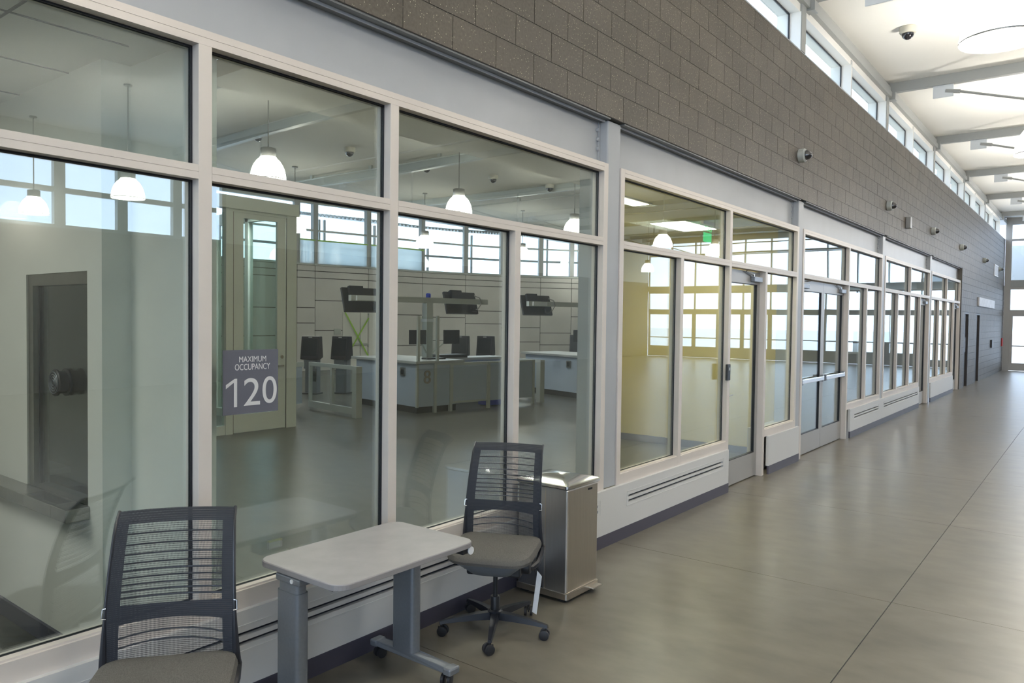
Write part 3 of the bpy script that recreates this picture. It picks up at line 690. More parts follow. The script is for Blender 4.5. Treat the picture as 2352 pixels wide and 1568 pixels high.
for i, (x, lab) in enumerate(((6.99, 'thin conduit on the ceiling left of the first curved beam'), (13.1, 'thin conduit beside the second curved ceiling beam'), (19.35, 'thin conduit beyond the third curved ceiling beam'))):
    t = thing('conduit', lab, 'pipe', (x, 0, CZ-.10), group='ceiling conduits')
    MB().tube([(.03*sin(k), 6.5+k*.6, 0) for k in range(17)], .022).build('pipe', 'booth_trim', t, smooth=True)
    [B(-.03, 6.9+k*2.4, -.0, .03, 7.0+k*2.4, .099).build('hanger', 'booth_trim', t) for k in range(4)]

# ---- pendants
def pendant(loc, top, label, group, first=[None]):
    drop = top-loc[2]
    key = round(drop, 2)
    if first[0] and first[0][1] == key: return dup(first[0][0], loc, 0, label, group)
    t = thing('pendant_lamp', label, 'lamp', loc, 0, group)
    R = .285
    prof = [(R, 0), (R*1.005, .02), (R*.985, .07), (R*.93, .15), (R*.82, .23), (R*.66, .30), (R*.50, .34), (.13, .365), (.12, .36), (R*.48, .33), (R*.64, .29), (R*.80, .22), (R*.91, .145), (R*.965, .07), (R*.985, .02), (R*.98, 0)]
    s = MB().lathe(prof+[prof[0]], 32, None, False, False).build('shade', 'shade', t, smooth=True)
    MB().lathe([(R*.97, .018), (R*.97, .024)], 32).build('lens', 'lamp_lens', t)
    MB().lathe([(R+.004, -.004), (R+.006, .006), (R+.001, .008), (R-.008, -.004)], 32, None, False, False).build('rim', 'lamp_grey', t, smooth=True)
    MB().lathe([(.12, .362), (.125, .37), (.125, .50), (.118, .51)], 24).build('ballast_housing', 'lamp_grey', t, smooth=True)
    MB().rod((0, 0, .505), (0, 0, drop-.02), .012, 10).build('stem', 'lamp_grey', t, smooth=True)
    MB().lathe([(.07, drop-.03), (.075, drop-.02), (.075, drop-.001)], 20).build('ceiling_canopy', 'lamp_grey', t, smooth=True)
    first[0] = (t, key)
    return t
rl = ['white dome pendant lamp nearest the left mullion, large behind the second upper pane', 'white dome pendant lamp hanging in the middle of the wide upper pane', 'white dome pendant lamp at the right end of the wide upper pane']
for i, x in enumerate((7.444, 12.16, 16.68)): pendant((x, 7.87, 4.08), CZ, rl[i], 'pendants over the inspection room')
r2 = ['white dome pendant lamp at the top right corner of the grey door frame', 'white dome pendant lamp low before the curved windows between two panes', 'rear white dome pendant lamp hidden behind the slim lower mullion', 'small white dome pendant lamp at the far right before the curved windows']
for i, (x, y) in enumerate(((12.07, 13.5), (16.95, 13.6), (21.6, 13.3), (25.7, 13.1))): pendant((x, y, 4.02 if i != 3 else 4.08), CZ, r2[i], 'pendants over the inspection room')
hx_ = ['white dome hall pendant lamp behind the camera, two bays back', 'white dome hall pendant lamp overhead beside the camera, out of frame']+['white dome hall pendant lamp past the right edge, number %s along the hall' % q for q in ('three', 'four', 'five', 'six', 'seven')]
for q_, x in enumerate((-2.67, 2.13, 16.53, 21.33, 26.13, 30.93)): pendant((x, -2.42, 4.0), 6.1, hx_[q_], 'hall pendants over the walkway')
for q_, (x, y) in enumerate(((3.0, 2.3), (6.3, 2.3))): pendant((x, y, 4.0), 4.9, ['white dome pendant lamp close behind the second pane, above view', 'white dome pendant lamp close behind the third pane, above view'][q_], 'pendants over the inspection room')
hl = ['largest white dome pendant lamp cut off by the top right corner', 'second white dome pendant lamp at the right edge under the hall ceiling']
for i in range(2): pendant((6.93+4.8*i, -2.42, 4.0), 6.1, hl[i], 'hall pendants over the walkway')
for (x, y, lab) in ((6.67, -15.2, 'lamp mirrored at the left edge of the first pane'), (6.8, -11.2, 'lamp mirrored high in the first pane, left of the mullion'), (20.4, -7.0, 'lamp mirrored in the upper pane beneath the lit troffer'),
                    (23.7, -6.8, 'lamp mirrored below the green exit sign'), (30.3, -12.7, 'lamp mirrored in the lower pane right of the first steel column')):
    pendant((x, y, 4.0), 6.1, 'white dome pendant '+lab, 'hall pendants seen mirrored in the glass')
for (x, y, z) in [(3.0, 2.3, 3.95), (6.3, 2.3, 3.95), (7.44, 7.87, 4.0), (12.16, 7.87, 4.0), (16.68, 7.87, 4.0), (12.07, 13.5, 4.0), (16.95, 13.6, 4.0), (21.6, 13.3, 4.0)]+[(6.93+4.8*k, -2.42, 3.93) for k in range(2)]+[(6.8, -11.2, 3.93), (20.4, -7.0, 3.93)]:
    l = bpy.data.lights.new('pendant_bulb', 'SPOT'); l.energy = 110 if y > 5 else 60; l.color = (1, .98, .95); l.spot_size = radians(130); l.spot_blend = .8; l.shadow_soft_size = .25
    o = bpy.data.objects.new('pendant_bulb', l); COL.objects.link(o); o.location = (x, y, z)

for (x, y) in [(-2.67+4.8*k, -2.42) for k in range(8)]+[(6.8, -11.2), (20.4, -7.0)]:
    l = bpy.data.lights.new('pendant_uplight', 'SPOT'); l.energy = 215; l.color = (1, .95, .86); l.spot_size = radians(165); l.spot_blend = .6; l.shadow_soft_size = .13
    o = bpy.data.objects.new('pendant_uplight', l); COL.objects.link(o); o.location = (x, y, 4.54); o.rotation_euler = (pi, 0, 0)
# ---- domes, wall cameras
def dome_cam(name, label, loc, group, down=True, s=1.0):
    t = thing(name, label, 'security camera', loc, 0, group)
    T = Matrix.Rotation(pi, 4, 'X') if down else Matrix.Rotation(radians(90), 4, 'X')
    if down:
        MB(T).lathe([(.085*s, .001), (.085*s, .05*s), (.075*s, .065*s), (.06*s, .07*s)], 24).build('housing', 'beige_plastic', t, smooth=True)
        MB(T).lathe([(.062*s*cos(a), .07*s+.062*s*sin(a)) for a in [k*pi/2/6 for k in range(7)]], 24, None, True, False).build('dome', 'dome', t, smooth=True)
    else:
        MB(T).lathe([(.085, .001), (.085, .07), (.072, .085), (.06, .085)], 24).build('housing', 'booth_trim', t, smooth=True)
        MB(T).lathe([(.062*cos(a), .085+.075*sin(a)) for a in [k*pi/2/6 for k in range(7)]], 24, None, True, False).build('dome', 'dome', t, smooth=True)
    return t
dl = ['beige ceiling camera dome beside the nearest pendant lamp', 'beige ceiling camera dome right of the first curved beam', 'beige ceiling camera dome between the thin conduit and the second beam', 'beige ceiling camera dome right of the middle pendant', 'beige ceiling camera dome left of the right-hand pendant']
for i, p in enumerate(((9.36, 11.06), (11.46, 10.62), (13.82, 10.47), (15.9, 10.0), (17.91, 9.54))): dome_cam('ceiling_camera', dl[i], (*p, CZ-.002), 'ceiling cameras of the inspection room', s=1.55)
dome_cam('ceiling_camera', 'beige camera dome on the white hall ceiling', (12.2, -.77, 6.098), 'hall ceiling camera', s=1.35)
cl = ['grey wall camera on the block wall nearest the viewer, above the double doors', 'grey wall camera second along the block wall', 'grey wall camera third along the block wall, right of the small box', 'grey wall camera fourth along the block wall, over the end of the storefront', 'grey wall camera fifth along the block wall, past the storefront', 'grey wall camera nearest the far end beside the outlined panel']
for i, x in enumerate((9.86, 14.9, 19.46, 23.94, 29.1, 33.9)): dome_cam('wall_camera', cl[i], (x, -.001, 3.93), 'cameras along the block wall', down=False)
t = thing('wall_box', 'small grey box on the block wall between the second and third wall cameras', 'box', (16.6, -.001, 3.81)); B(-.07, -.09, -.11, .07, 0, .11).build('case', 'lamp_grey', t, bevel=.006)

# ---- roof trusses of the hall
tl = ['grey roof truss nearest the viewer, crossing the top right corner', 'second grey roof truss from the viewer', 'third grey roof truss from the viewer', 'fourth grey roof truss from the viewer', 'fifth grey roof truss from the viewer', 'sixth grey roof truss, close to the far end wall']
for i in range(6):
    x = 10.1+4.8*i
    t = thing('roof_truss', tl[i], 'truss', (x, 0, 6.1), 0, 'grey hall roof trusses')
    B(-.055, YH, -.17, .055, .0, -.001).build('rafter', 'truss', t)
    B(-.075, -.1, -.3, .075, .02, -.12).build('end_bracket', 'truss', t)
    for s, y in ((1, -.82), (-1, -14.88)):
        B(-.012, y-.17, -.38, .012, y+.14, -.171).build('gusset_plate', 'canopy', t)
        MB().rod((0, y-.05*s, -.27), (0, y-.27*s, -.315), .035).rod((0, y-.25*s, -.31), (0, -7.85+4.05*s, -1.15), .021).build('tie_rod', 'truss', t, smooth=True)
    MB().rod((0, -3.8, -1.15), (0, -11.9, -1.15), .021).build('tie_rod', 'truss', t, smooth=True)
    for y in (-3.8, -11.9): MB().rod((0, y, -1.15), (0, y, -.17), .03).build('strut', 'truss', t)

# ---- grey vestibule with glass door
vs = struct('door_8')
yv = 7.36
def vb(nm, m, *a): return B(*a).build(nm, m, vs)
vb('header', 'vest_paint', 4.6, yv-.06, 3.44, 7.64, yv+.12, 3.63)
for a, b in ((4.6, 4.7), (6.37, 6.49), (7.45, 7.64)): vb('jamb', 'vest_paint', a, yv, 0, b, yv+.11, 3.44)
vb('door_head', 'vest_paint', 6.49, yv+.02, 3.40, 7.45, yv+.08, 3.44)
for a, b in ((6.505, 6.67), (7.28, 7.435)): vb('stile', 'vest_paint', a, yv+.01, .01, b, yv+.06, 3.395)
vb('bottom_rail', 'vest_paint', 6.67, yv+.01, .01, 7.28, yv+.06, .29); vb('top_rail', 'vest_paint', 6.67, yv+.01, 3.32, 7.28, yv+.06, 3.395)
vb('pane', 'glass_door', 6.67, yv+.03, .29, 7.28, yv+.036, 3.32)
vb('sidelight_sill', 'vest_paint', 4.7, yv+.02, 0, 6.37, yv+.1, .14); vb('pane', 'glass_door', 4.7, yv+.05, .14, 6.37, yv+.056, 3.38)
for a in (6.49, 7.445): vb('door_gap', 'joint', a-.002, yv+.005, 0, a+.01, yv+.012, 3.40)
h = MB().rod((7.36, yv+.01, 1.02), (7.36, yv-.05, 1.02), .014); h.rod((7.36, yv-.045, 1.02), (7.22, yv-.045, 1.02), .011); h.build('lever_handle', 'chrome', vs, smooth=True)
MB().lathe([(.028, 0), (.028, .02)], 14, Matrix.Translation((7.36, yv+.01, 1.16)) @ Matrix.Rotation(radians(90), 4, 'X')).build('lock', 'chrome', vs)
# side and rear of the vestibule
for a, b in ((yv+.11, yv+.2), (8.6, 8.7), (9.6, 9.72)): vb('side_post', 'vest_paint', 7.54, a, 0, 7.64, b, 3.63)
vb('side_header', 'vest_paint', 7.54, yv+.12, 3.44, 7.64, 9.72, 3.63); vb('side_sill', 'vest_paint', 7.54, yv+.2, 0, 7.64, 9.6, .14)
vb('pane', 'glass_door', 7.585, yv+.2, .14, 7.591, 9.6, 3.44)
for a, b in ((4.6, 4.7), (5.7, 5.8), (6.6, 6.72)): vb('rear_post', 'vest_paint', a, 9.62, 0, b, 9.72, 3.44)
vb('rear_header', 'vest_paint', 4.6, 9.62, 3.44, 7.54, 9.72, 3.63); vb('pane', 'glass_door', 4.7, 9.66, .1, 7.54, 9.666, 3.44)

# ---- inspection booths
def booth(loc, rz, label, num, glabel=True):
    t = thing('inspection_booth', label, 'booth', loc, rz, 'numbered inspection booths')
    H = .95
    # left counter run (along +y) and its end
    B(.02, .03, .13, 1.05, 2.2, H).build('counter_cabinet', 'booth_panel', t)
    B(-.05, -.04, H, 1.12, 2.3, H+.05).build('counter_top', 'counter', t, bevel=.004)
    B(.06, .08, 0, 1.0, 2.15, .13).build('toe_kick', 'joint', t)
    B(.0, .0, .12, .045, .045, H).build('corner_trim', 'booth_trim', t)
    # front panel run (along +x)
    B(.05, .0, .13, .42, .03, H).build('front_panel', 'booth_panel', t)
    for x in (.42, .80, 1.78, 3.05): B(x-.03, -.03, 0, x+.03, .03, H).build('post', 'booth_trim', t)
    B(.45, -.01, .13, .77, .015, H-.03).build('front_panel', 'booth_panel', t)
    g = B(.86, -.012, .19, 1.74, .012, H-.05).build('gate', 'booth_panel', t)
    f = MB().box(.83, -.02, .15, 1.75, .02, .19).box(.83, -.02, H-.05, 1.75, .02, H).box(.83, -.02, .19, .86, .02, H-.05).box(1.72, -.02, .19, 1.75, .02, H-.05); f.build('gate_frame', 'booth_trim', g)
    B(1.81, -.01, .15, 3.02, .015, H-.03).build('front_panel', 'booth_panel', t); B(1.81, -.03, H-.03, 3.08, .03, H).build('top_rail', 'booth_trim', t); B(.45, -.03, H-.03, .8, .03, H).build('top_rail', 'booth_trim', t)
    B(1.12, .9, H-.02, 3.1, 1.5, H+.03).build('rear_counter', 'counter', t); B(1.2, 1.0, 0, 3.0, 1.45, H-.02).build('rear_cabinet', 'booth_panel', t)
    # mast, crossbar, screens
    B(.72, .68, H+.05, .87, .83, 2.12).build('mast', 'booth_trim', t); B(.70, .66, 1.74, .89, .85, 1.80).build('mast_clamp', 'canopy', t)
    cb = B(-1.0, .70, 2.12, 2.35, .80, 2.23).build('crossbar', 'booth_trim', t)
    B(-.9, .66, 2.13, -.5, .70, 2.22).build('junction_box', 'canopy', cb)
    MB(Matrix.Translation((.8, .75, 2.23))).lathe([(.05, 0), (.05, .07), (.035, .09)], 14).build('beacon', 'blue', t, smooth=True)
    for x in (-.65, 1.75):
        s = MB(Matrix.Translation((x, .90, 2.16)) @ Matrix.Rotation(radians(-18), 4, 'X')).box(-.42, -.03, -.26, .42, .03, .22).build('overhead_display', 'black_plastic', t, bevel=.01)
        q = MB(Matrix.Translation((x, .86, 2.16)) @ Matrix.Rotation(radians(-18), 4, 'X')).box(-.30, -.07, .06, .0, 0, .24).box(.18, -.07, -.22, .34, -.01, -.09)
        q.build('camera_module', 'dark_frame', s); MB().tube([(x+.2, .68, 2.30), (x+.33, .66, 2.26), (x+.40, .68, 2.15), (x+.34, .72, 2.02), (x+.22, .80, 2.0)], .012, 6).build('cable', 'lamp_grey', s)
    # glass screens on posts
    for x in (.02, .47): B(x, .0, H+.05, x+.05, .05, 1.86).build('screen_post', 'booth_trim', t)
    B(.07, .02, H+.08, .47, .028, 1.84).build('glass_screen', 'glass_clear', t)
    # monitors on arms
    for x, sx in ((.38, 1), (1.22, -1)):
        mo = B(x-.20, .50, 1.30, x+.20, .535, 1.58).build('monitor', 'screen', t, bevel=.006)
        MB().rod((.8, .75, H+.1), (x+.1*sx, .56, 1.36), .018).rod((x+.1*sx, .57, 1.30), (x+.1*sx, .56, 1.46), .014).build('monitor_arm', 'booth_trim', mo, smooth=True)
    B(.5, .35, H+.05, .95, .55, H+.08).build('keyboard', 'black_plastic', t); B(1.3, .95, H+.03, 2.0, 1.35, H+.10).build('printer', 'black_plastic', t)
    B(-.012, .40, .70, .0199, .54, .86).build('socket_plate', 'steel', t); B(-.016, .43, .73, -.0121, .455, .83).build('socket', 'joint', t); B(-.016, .485, .73, -.0121, .51, .83).build('socket', 'joint', t)
    text(num, .36, (.235, -.012, .68), (radians(90), 0, 0), 'number', t, 'desk_number', .009)
    return t
booth((10.12, 7.05, 0), radians(-9.5), 'grey inspection booth number 8 with crossbar, blue beacon and black screens', '8')
booth((14.6, 6.25, 0), radians(-17), 'grey inspection booth farther right, half hidden by the steel column', '6')
t = thing('storage_bin', 'blue plastic bin on the floor under the end of booth 8', 'bin', (12.35, 7.02, 0), radians(-9)); MB().prism(rrect(.55, .35, .03), .02, .30).build('tub', 'blue', t); MB().prism(rrect(.58, .38, .03), .28, .31).build('rim', 'blue', t)
# ---- low barrier gates and rail
def gate(loc, rz, L, label, n=2):
    t = thing('barrier_gate', label, 'gate', loc, rz, 'low steel barrier gates')
    H = .93; f = MB().box(0, -.03, H-.07, L, .03, H).box(0, -.03, .05, L, .03, .17); f.build('rails', 'booth_trim', t)
    B(-.08, -.06, 0, .06, .06, H).build('end_post', 'booth_trim', t); B(L-.05, -.03, .17, L, .03, H-.07).build('rear_post', 'booth_trim', t)
    for k in range(1, n): B(L*k/n-.03, -.03, .17, L*k/n+.03, .03, H-.07).build('middle_post', 'booth_trim', t)
    for k in range(n): B(L*k/n+.06, -.004, .17, L*(k+1)/n-.05, .004, H-.07).build('pane', 'glass_clear', t)
    B(L-.16, -.05, .55, L-.06, -.03, .75).build('latch', 'black_plastic', t)
    return t
gate((9.02, 7.47, 0), radians(81.5), 1.7, 'low grey barrier gate with two glazed openings left of booth 8')
gate((13.48, 6.61, 0), radians(75), 1.2, 'low grey barrier gate left of the farther booth', 1)
t = thing('barrier_rail', 'dark low steel panel rail between the grey door and the barrier gate', 'rail', (7.9, 9.2, 0))
B(0, -.03, .84, 1.25, .03, .93).build('top_rail', 'booth_trim', t)
for k in range(6): B(.03+k*.21, -.02, .12 if k % 2 else .0, .16+k*.21, .02, .84).build('slat', 'booth_panel', t)
# ---- kiosks
def kiosk(loc, rz, label):
    t = thing('document_kiosk', label, 'kiosk', loc, rz, 'dark document kiosks')
    MB().prism([(-.20, -.16), (.20, -.16), (.20, .16), (-.20, .16)], 0, .03).build('foot_plate', 'dark_frame', t)
    B(-.15, -.05, .03, .15, .13, .86).build('pedestal', 'grey_plastic', t)
    m = MB(); prof = [(-.06, .80), (-.17, .82), (-.10, 1.36), (.07, 1.36), (.13, .86)]
    m.add([(-.22, y, z) for y, z in prof]+[(.22, y, z) for y, z in prof], [(0, 1, 2, 3, 4), (9, 8, 7, 6, 5)]+[(i, (i+1) % 5, (i+1) % 5+5, i+5) for i in range(5)])
    m.build('housing', 'dark_frame', t, bevel=.01)
    m = MB(); m.add([(-.18, -.163, .90), (.18, -.163, .90), (.18, -.112, 1.30), (-.18, -.112, 1.30), (-.18, -.15, .90), (.18, -.15, .90), (.18, -.10, 1.30), (-.18, -.10, 1.30)], [(0, 1, 2, 3), (7, 6, 5, 4), (0, 4, 5, 1), (1, 5, 6, 2), (2, 6, 7, 3), (3, 7, 4, 0)]); m.build('screen', 'screen', t)
    B(-.14, -.14, .60, .14, -.05, .80).build('reader_tray', 'grey_plastic', t)
    B(-.04, -.108, 1.325, .05, -.095, 1.34).build('badge', 'white', t)
    return t
kz = radians(-72)
kiosk((11.15, 11.55, 0), kz+.15, 'dark document kiosk at the left, behind the barrier gate, turned aside')
kiosk((11.72, 11.15, 0), kz, 'dark document kiosk second from the left, next to the taped doors')
kiosk((15.0, 10.3, 0), kz+.15, 'dark document kiosk behind booth 8, left one of its pair')
kiosk((15.5, 9.85, 0), kz, 'dark document kiosk behind booth 8, right one of its pair')
kiosk((19.3, 9.4, 0), kz, 'dark document kiosk behind the farther booth')
# taped white double doors in the curved wall
T, L, p, q, a = seg(3)
TD = T
ds = struct('door_9')
MB(T).box(1.02, -.03, 0, 1.98, -.004, 1.98).build('door_pair', 'white_wall', ds)
T4, L4, p4, q4, a4 = seg(4)
MB(T4).box(.02, -.03, 0, .55, -.004, 1.98).build('door_pair', 'white_wall', ds)
MB(T).box(1.69, -.034, 0, 1.70, -.0305, 1.98).build('meeting_gap', 'joint', ds); MB(T).box(1.02, -.07, .86, 1.98, -.031, .92).build('push_bar', 'booth_trim', ds)
for k, (u0, z0, u1, z1, lab) in enumerate(((1.08, 1.98, 2.0, .45, 'green tape strip falling to the right across the white doors'), (1.10, .40, 2.0, 1.80, 'green tape strip rising to the right across the white doors'))):
    d = Vector((u1-u0, 0, z1-z0)); L_ = d.length; an = atan2(d.z, d.x)
    t = MB(T @ Matrix.Translation((u0, -.082 if k else -.076, z0)) @ Matrix.Rotation(-an, 4, 'Y')).box(0, -.002, -.025, L_, .002, .025).build('green_tape', 'green_tape')
    tag(t, lab, 'tape', 'green tape cross on the doors')
T1 = seg(3)[0]
t = MB(T1).box(.70, -.03, 1.22, .95, -.003, 1.42).build('wall_control_panel', 'booth_trim'); tag(t, 'small grey control panel on the concrete wall left of the taped doors', 'control panel')
T1 = seg(3)[0]
# plastic film taped over some curved windows
for k, (i, u0, u1) in enumerate(((2, .05, .65), (3, .05, 1.95), (4, .05, 2.5))):
    T1, L1 = seg(i)[0], seg(i)[1]
    m = MB(T1); n = 10; vs = []; fs = []
    for j in range(n+1):
        u = u0+(u1-u0)*j/n; w_ = -.05-.015*sin(j*1.7)
        vs += [(u, w_, 3.57), (u, w_-.01*cos(j), 4.35), (u, w_-.004, 3.57), (u, w_-.004-.01*cos(j), 4.35)]
    for j in range(n): b4 = 4*j; fs += [(b4, b4+4, b4+5, b4+1), (b4+2, b4+3, b4+7, b4+6)]
    t = m.add(vs, fs).build('plastic_film', 'film', smooth=True); tag(t, ['narrow plastic film over the window left of the thick window post', 'wide clear plastic film taped below green tape over the curved window', 'plastic film over the curved window right of the double mullion'][k], 'film', 'plastic films on the curved windows')
    m = MB(T1).box(u0, -.085, 4.33, u1, -.083, 4.38).build('green_tape', 'green_tape'); tag(m, ['green tape along the top of the narrow plastic film', 'green tape along the top of the wide plastic film', 'green tape along the top of the right-hand plastic film'][k], 'tape', 'green tape over the plastic films')
# counters in the dark room beyond the narrow bays
t = thing('service_desk', 'long dark counter in the dim room behind the narrow-paned bay', 'counter', (27.0, 3.6, 0), radians(13))
B(-5, -.3, 0, 5, .3, .98).build('front_panel', 'dark_wall', t); B(-5.1, -.4, .98, 5.1, .35, 1.03).build('counter_top', 'counter', t)
for k in range(8): B(-4.9+k*1.35, -.32, .05, -4.85+k*1.35, -.30, .98).build('trim_strip', 'lamp_grey', t)
area('dim_room_fill_lamp', (20, 2.5, 3.2), (0, 0, 0), 2.0, .6, 40, (1, .9, .75))

# ================================================================== FOREGROUND FURNITURE
def make_chair(label, loc, rz):
    t = thing('task_chair', label, 'chair', loc, rz, 'mesh-back task chairs')
    # local: +y faces forward, +x is the sitter's left... mirrored symmetric body
    def S(u, v):      # back surface: u -1..1, v 0..1
        z = .48+v*.56; w = .232-.022*v
        y = -.205-.02*sin(v*pi*.9)*-1.6-.135*max(0, v)**1.6+(.035*(u*u))
        y += -.05*max(0, (v-.93)/.07)**2*.6
        return Vector((u*w, y, z))
    def patch(u0, u1, v0, v1, nu=6, nv=8, off=0.0, curve=None):
        m = MB(); m.uv = []
        for j in range(nv+1):
            for i in range(nu+1):
                u = u0+(u1-u0)*i/nu; v = v0+(v1-v0)*j/nv
                if curve: v += curve(u, j/nv)
                p = S(u, v); m.v.append((p.x, p.y+off, p.z)); m.uv.append((p.x, p.z))
        for j in range(nv):
            for i in range(nu): a = j*(nu+1)+i; m.f.append((a, a+1, a+nu+2, a+nu+1))
        return m
    lumb = lambda u, k: .03*(1-k)*0
    def solid(m):     # give the knit a real thickness
        n = len(m.v); m.v += [(x, y-.003, z) for (x, y, z) in m.v]; m.uv += list(m.uv); m.f += [tuple(i+n for i in reversed(f)) for f in m.f]; return m
    parts_ = [(-1, 1, .925, 1.0), (-1, -.81, 0, .925), (.81, 1, 0, .925)]
    big = MB(); big.uv = []
    for q in parts_:
        m = solid(patch(*q, nu=8)); n = len(big.v); big.v += m.v; big.uv += m.uv; big.f += [tuple(i+n for i in f) for f in m.f]
    m = solid(patch(-.81, .81, .285, .425, nu=10, curve=lambda u, k: .03*(1-u*u)*(1-k)-.012*k*(1-u*u))); n = len(big.v); big.v += m.v; big.uv += m.uv; big.f += [tuple(i+n for i in f) for f in m.f]
    big.build('back_fabric', 'mesh_dense', t, smooth=True)
    patch(-.81, .81, .425, .925, nu=10, curve=lambda u, k: -.012*(1-k)*(1-u*u)).build('back_mesh', 'mesh_open', t, smooth=True)
    patch(-.81, .81, -.02, .285, nu=10, curve=lambda u, k: .03*(1-u*u)*k).build('back_mesh', 'mesh_open', t, smooth=True)
    vs_ = [.464, .505, .546, .589, .634, .679, .734, .794, .861]
    for v in vs_: MB().tube([S(-.84+1.68*k/10, v)+Vector((0, -.006, 0)) for k in range(11)], .0033, 6).build('back_slat', 'dark_frame', t, smooth=True)
    for v in (.17, .235): MB().tube([S(-.84+1.68*k/10, v-.035*(abs(-1+2*k/10))**2)+Vector((0, -.006, 0)) for k in range(11)], .0033, 6).build('back_slat', 'dark_frame', t, smooth=True)
    for s in (-1, 1):
        pts = [S(s*1.0, v/14)+Vector((s*.004, -.004, 0)) for v in range(14, -1, -1)]
        pts += [Vector((s*.236, -.20, .455)), Vector((s*.232, -.175, .405)), Vector((s*.222, -.125, .372)), Vector((s*.20, -.065, .362)), Vector((s*.17, -.03, .37))]
        rad = [.0065]*10+[.008, .010, .012, .014, .016, .017, .019, .020, .018, .014]
        MB().tube(pts, rad[:len(pts)], 8).build('back_upright', 'dark_frame', t, smooth=True)
        MB().tube([S(s*1.0, .42)+Vector((s*.002, 0, 0)), S(s*1.0, .42)+Vector((s*.014, 0, -.002)), S(s*1.0, .355)+Vector((s*.014, 0, 0)), S(s*1.0, .35)], .003, 6).build('height_tab', 'chrome', t)
        k = MB(Matrix.Translation((s*.165, -.04, .375)) @ Matrix.Rotation(radians(90), 4, 'Y')).lathe([(.036, -.035), (.04, -.03), (.04, .03), (.034, .036)], 18); k.build('tilt_knob', 'black_plastic', t, smooth=True)
    # seat cushion: superellipse with waterfall front
    m = MB(); nr, ns = 7, 40; W2, D2 = .25, .235
    def outline(a, k):
        c, s_ = cos(a), sin(a); e = .42 if s_ > 0 else .27
        x = W2*k*(abs(c)**e)*(1 if c > 0 else -1)*(1-.07*(s_ < 0)*abs(s_)); y = D2*k*(abs(s_)**e)*(1 if s_ > 0 else -1)
        return x, y+.015
    prof = [(.0, .515), (.45, .516), (.75, .515), (.90, .510), (.965, .502), (1.0, .486), (.985, .470), (.93, .462), (0, .46)]
    for kf, z in prof:
        for j in range(ns):
            x, y = outline(2*pi*j/ns, max(kf, .001)); zz = z
            if y > .12: zz -= .30*(y-.12)**1.3*(1 if kf > .5 else 1)
            zz -= -.010*(x/W2)**2 if z > .49 else 0
            m.v.append((x, y, zz))
    for i in range(len(prof)-1):
        for j in range(ns): j2 = (j+1) % ns; m.f.append((i*ns+j, (i+1)*ns+j, (i+1)*ns+j2, i*ns+j2))
    m.build('seat', 'seat', t, smooth=True)
    # plastic pan under the seat, bellied down in the middle
    m = MB(); prof = [(1.0, .464), (.93, .448), (.74, .412), (.55, .372), (.25, .352), (0.001, .350)]
    for kf, z in prof:
        for j in range(ns):
            x, y = outline(2*pi*j/ns, kf); m.v.append((x*.86, y*.96+.005, z-(.05*max(0, y))))
    for i in range(len(prof)-1):
        for j in range(ns): j2 = (j+1) % ns; m.f.append((i*ns+j, (i+1)*ns+j, (i+1)*ns+j2, i*ns+j2))
    m.build('seat_pan', 'grey_plastic', t, smooth=True)
    B(-.16, -.10, .335, .16, .06, .40).build('mechanism', 'black_plastic', t, bevel=.012)
    MB().rod((.16, .03, .385), (.235, .03, .38), .009).build('lever', 'dark_frame', t)
    MB().rod((0, 0, .20), (0, 0, .345), .014, 14).build('gas_spring', 'black_plastic', t, smooth=True)
    MB().lathe([(.0, .055), (.022, .055), (.025, .07), (.028, .20), (.026, .205)], 18, None, False).build('column_sleeve', 'black_plastic', t, smooth=True)
    MB().lathe([(.030, .072), (.042, .078), (.044, .12), (.034, .128), (.029, .128)], 20, None, False, False).build('hub', 'dark_frame', t, smooth=True)
    for k in range(5):
        a = radians(CH_A+72*k); R = Matrix.Rotation(a, 4, 'Z')
        m = MB(R); sec = [(.03, .026, .074, .116), (.12, .022, .076, .112), (.22, .018, .074, .100), (.30, .014, .070, .088), (.325, .012, .066, .083)]
        for (x, hw, z0, z1) in sec: m.v += [tuple(R @ Vector(p)) for p in ((x, -hw, z0), (x, hw, z0), (x, hw*.75, z1), (x, -hw*.75, z1))]
        for i in range(len(sec)-1):
            b4 = 4*i; m.f += [(b4+j, b4+(j+1) % 4, b4+4+(j+1) % 4, b4+4+j) for j in range(4)]
        m.f += [(0, 3, 2, 1), (16, 17, 18, 19)]
        l = m.build('leg', 'dark_frame', t, smooth=True)
        ca = a+radians((35, 80, -30, 120, 10)[k]); C = Matrix.Translation(R @ Vector((.313, 0, 0)))
        w = MB(C @ Matrix.Rotation(ca, 4, 'Z'))
        w.rod((0, 0, .03), (0, 0, .07), .008, 8); w.box(-.012, -.004, .02, .02, .004, .05)
        for s in (-1, 1): w.lathe([(.022, -.008), (.0285, -.006), (.0285, .006), (.020, .009)], 20, Matrix.Translation((-.008, s*.018, .0287)) @ Matrix.Rotation(radians(90), 4, 'X'))
        w.build('caster', 'rubber', t, smooth=True)
    return t
CH_A = 0
def heading(dx, dy): return atan2(dy, dx)-pi/2
h2 = heading(-.9, -.43)
CH_A = -10-math.degrees(h2)+8
chair2 = make_chair('mesh-back task chair between the grey table and the stainless trash can', (3.385, -.345, 0), h2)
tg = MB(); tg.add([(-.235, -.06, .352), (-.20, -.10, .09), (-.225, -.105, .075), (-.262, -.06, .32), (-.2365, -.058, .352), (-.2015, -.098, .09), (-.2265, -.103, .075), (-.2635, -.058, .32)], [(0, 1, 2, 3), (7, 6, 5, 4), (0, 4, 5, 1), (1, 5, 6, 2), (2, 6, 7, 3), (3, 7, 4, 0)])
h1 = heading(-.62, -.785)
chair1 = dup(chair2, (1.345, -.46, 0), h1, 'mesh-back task chair nearest the viewer at the lower left corner')
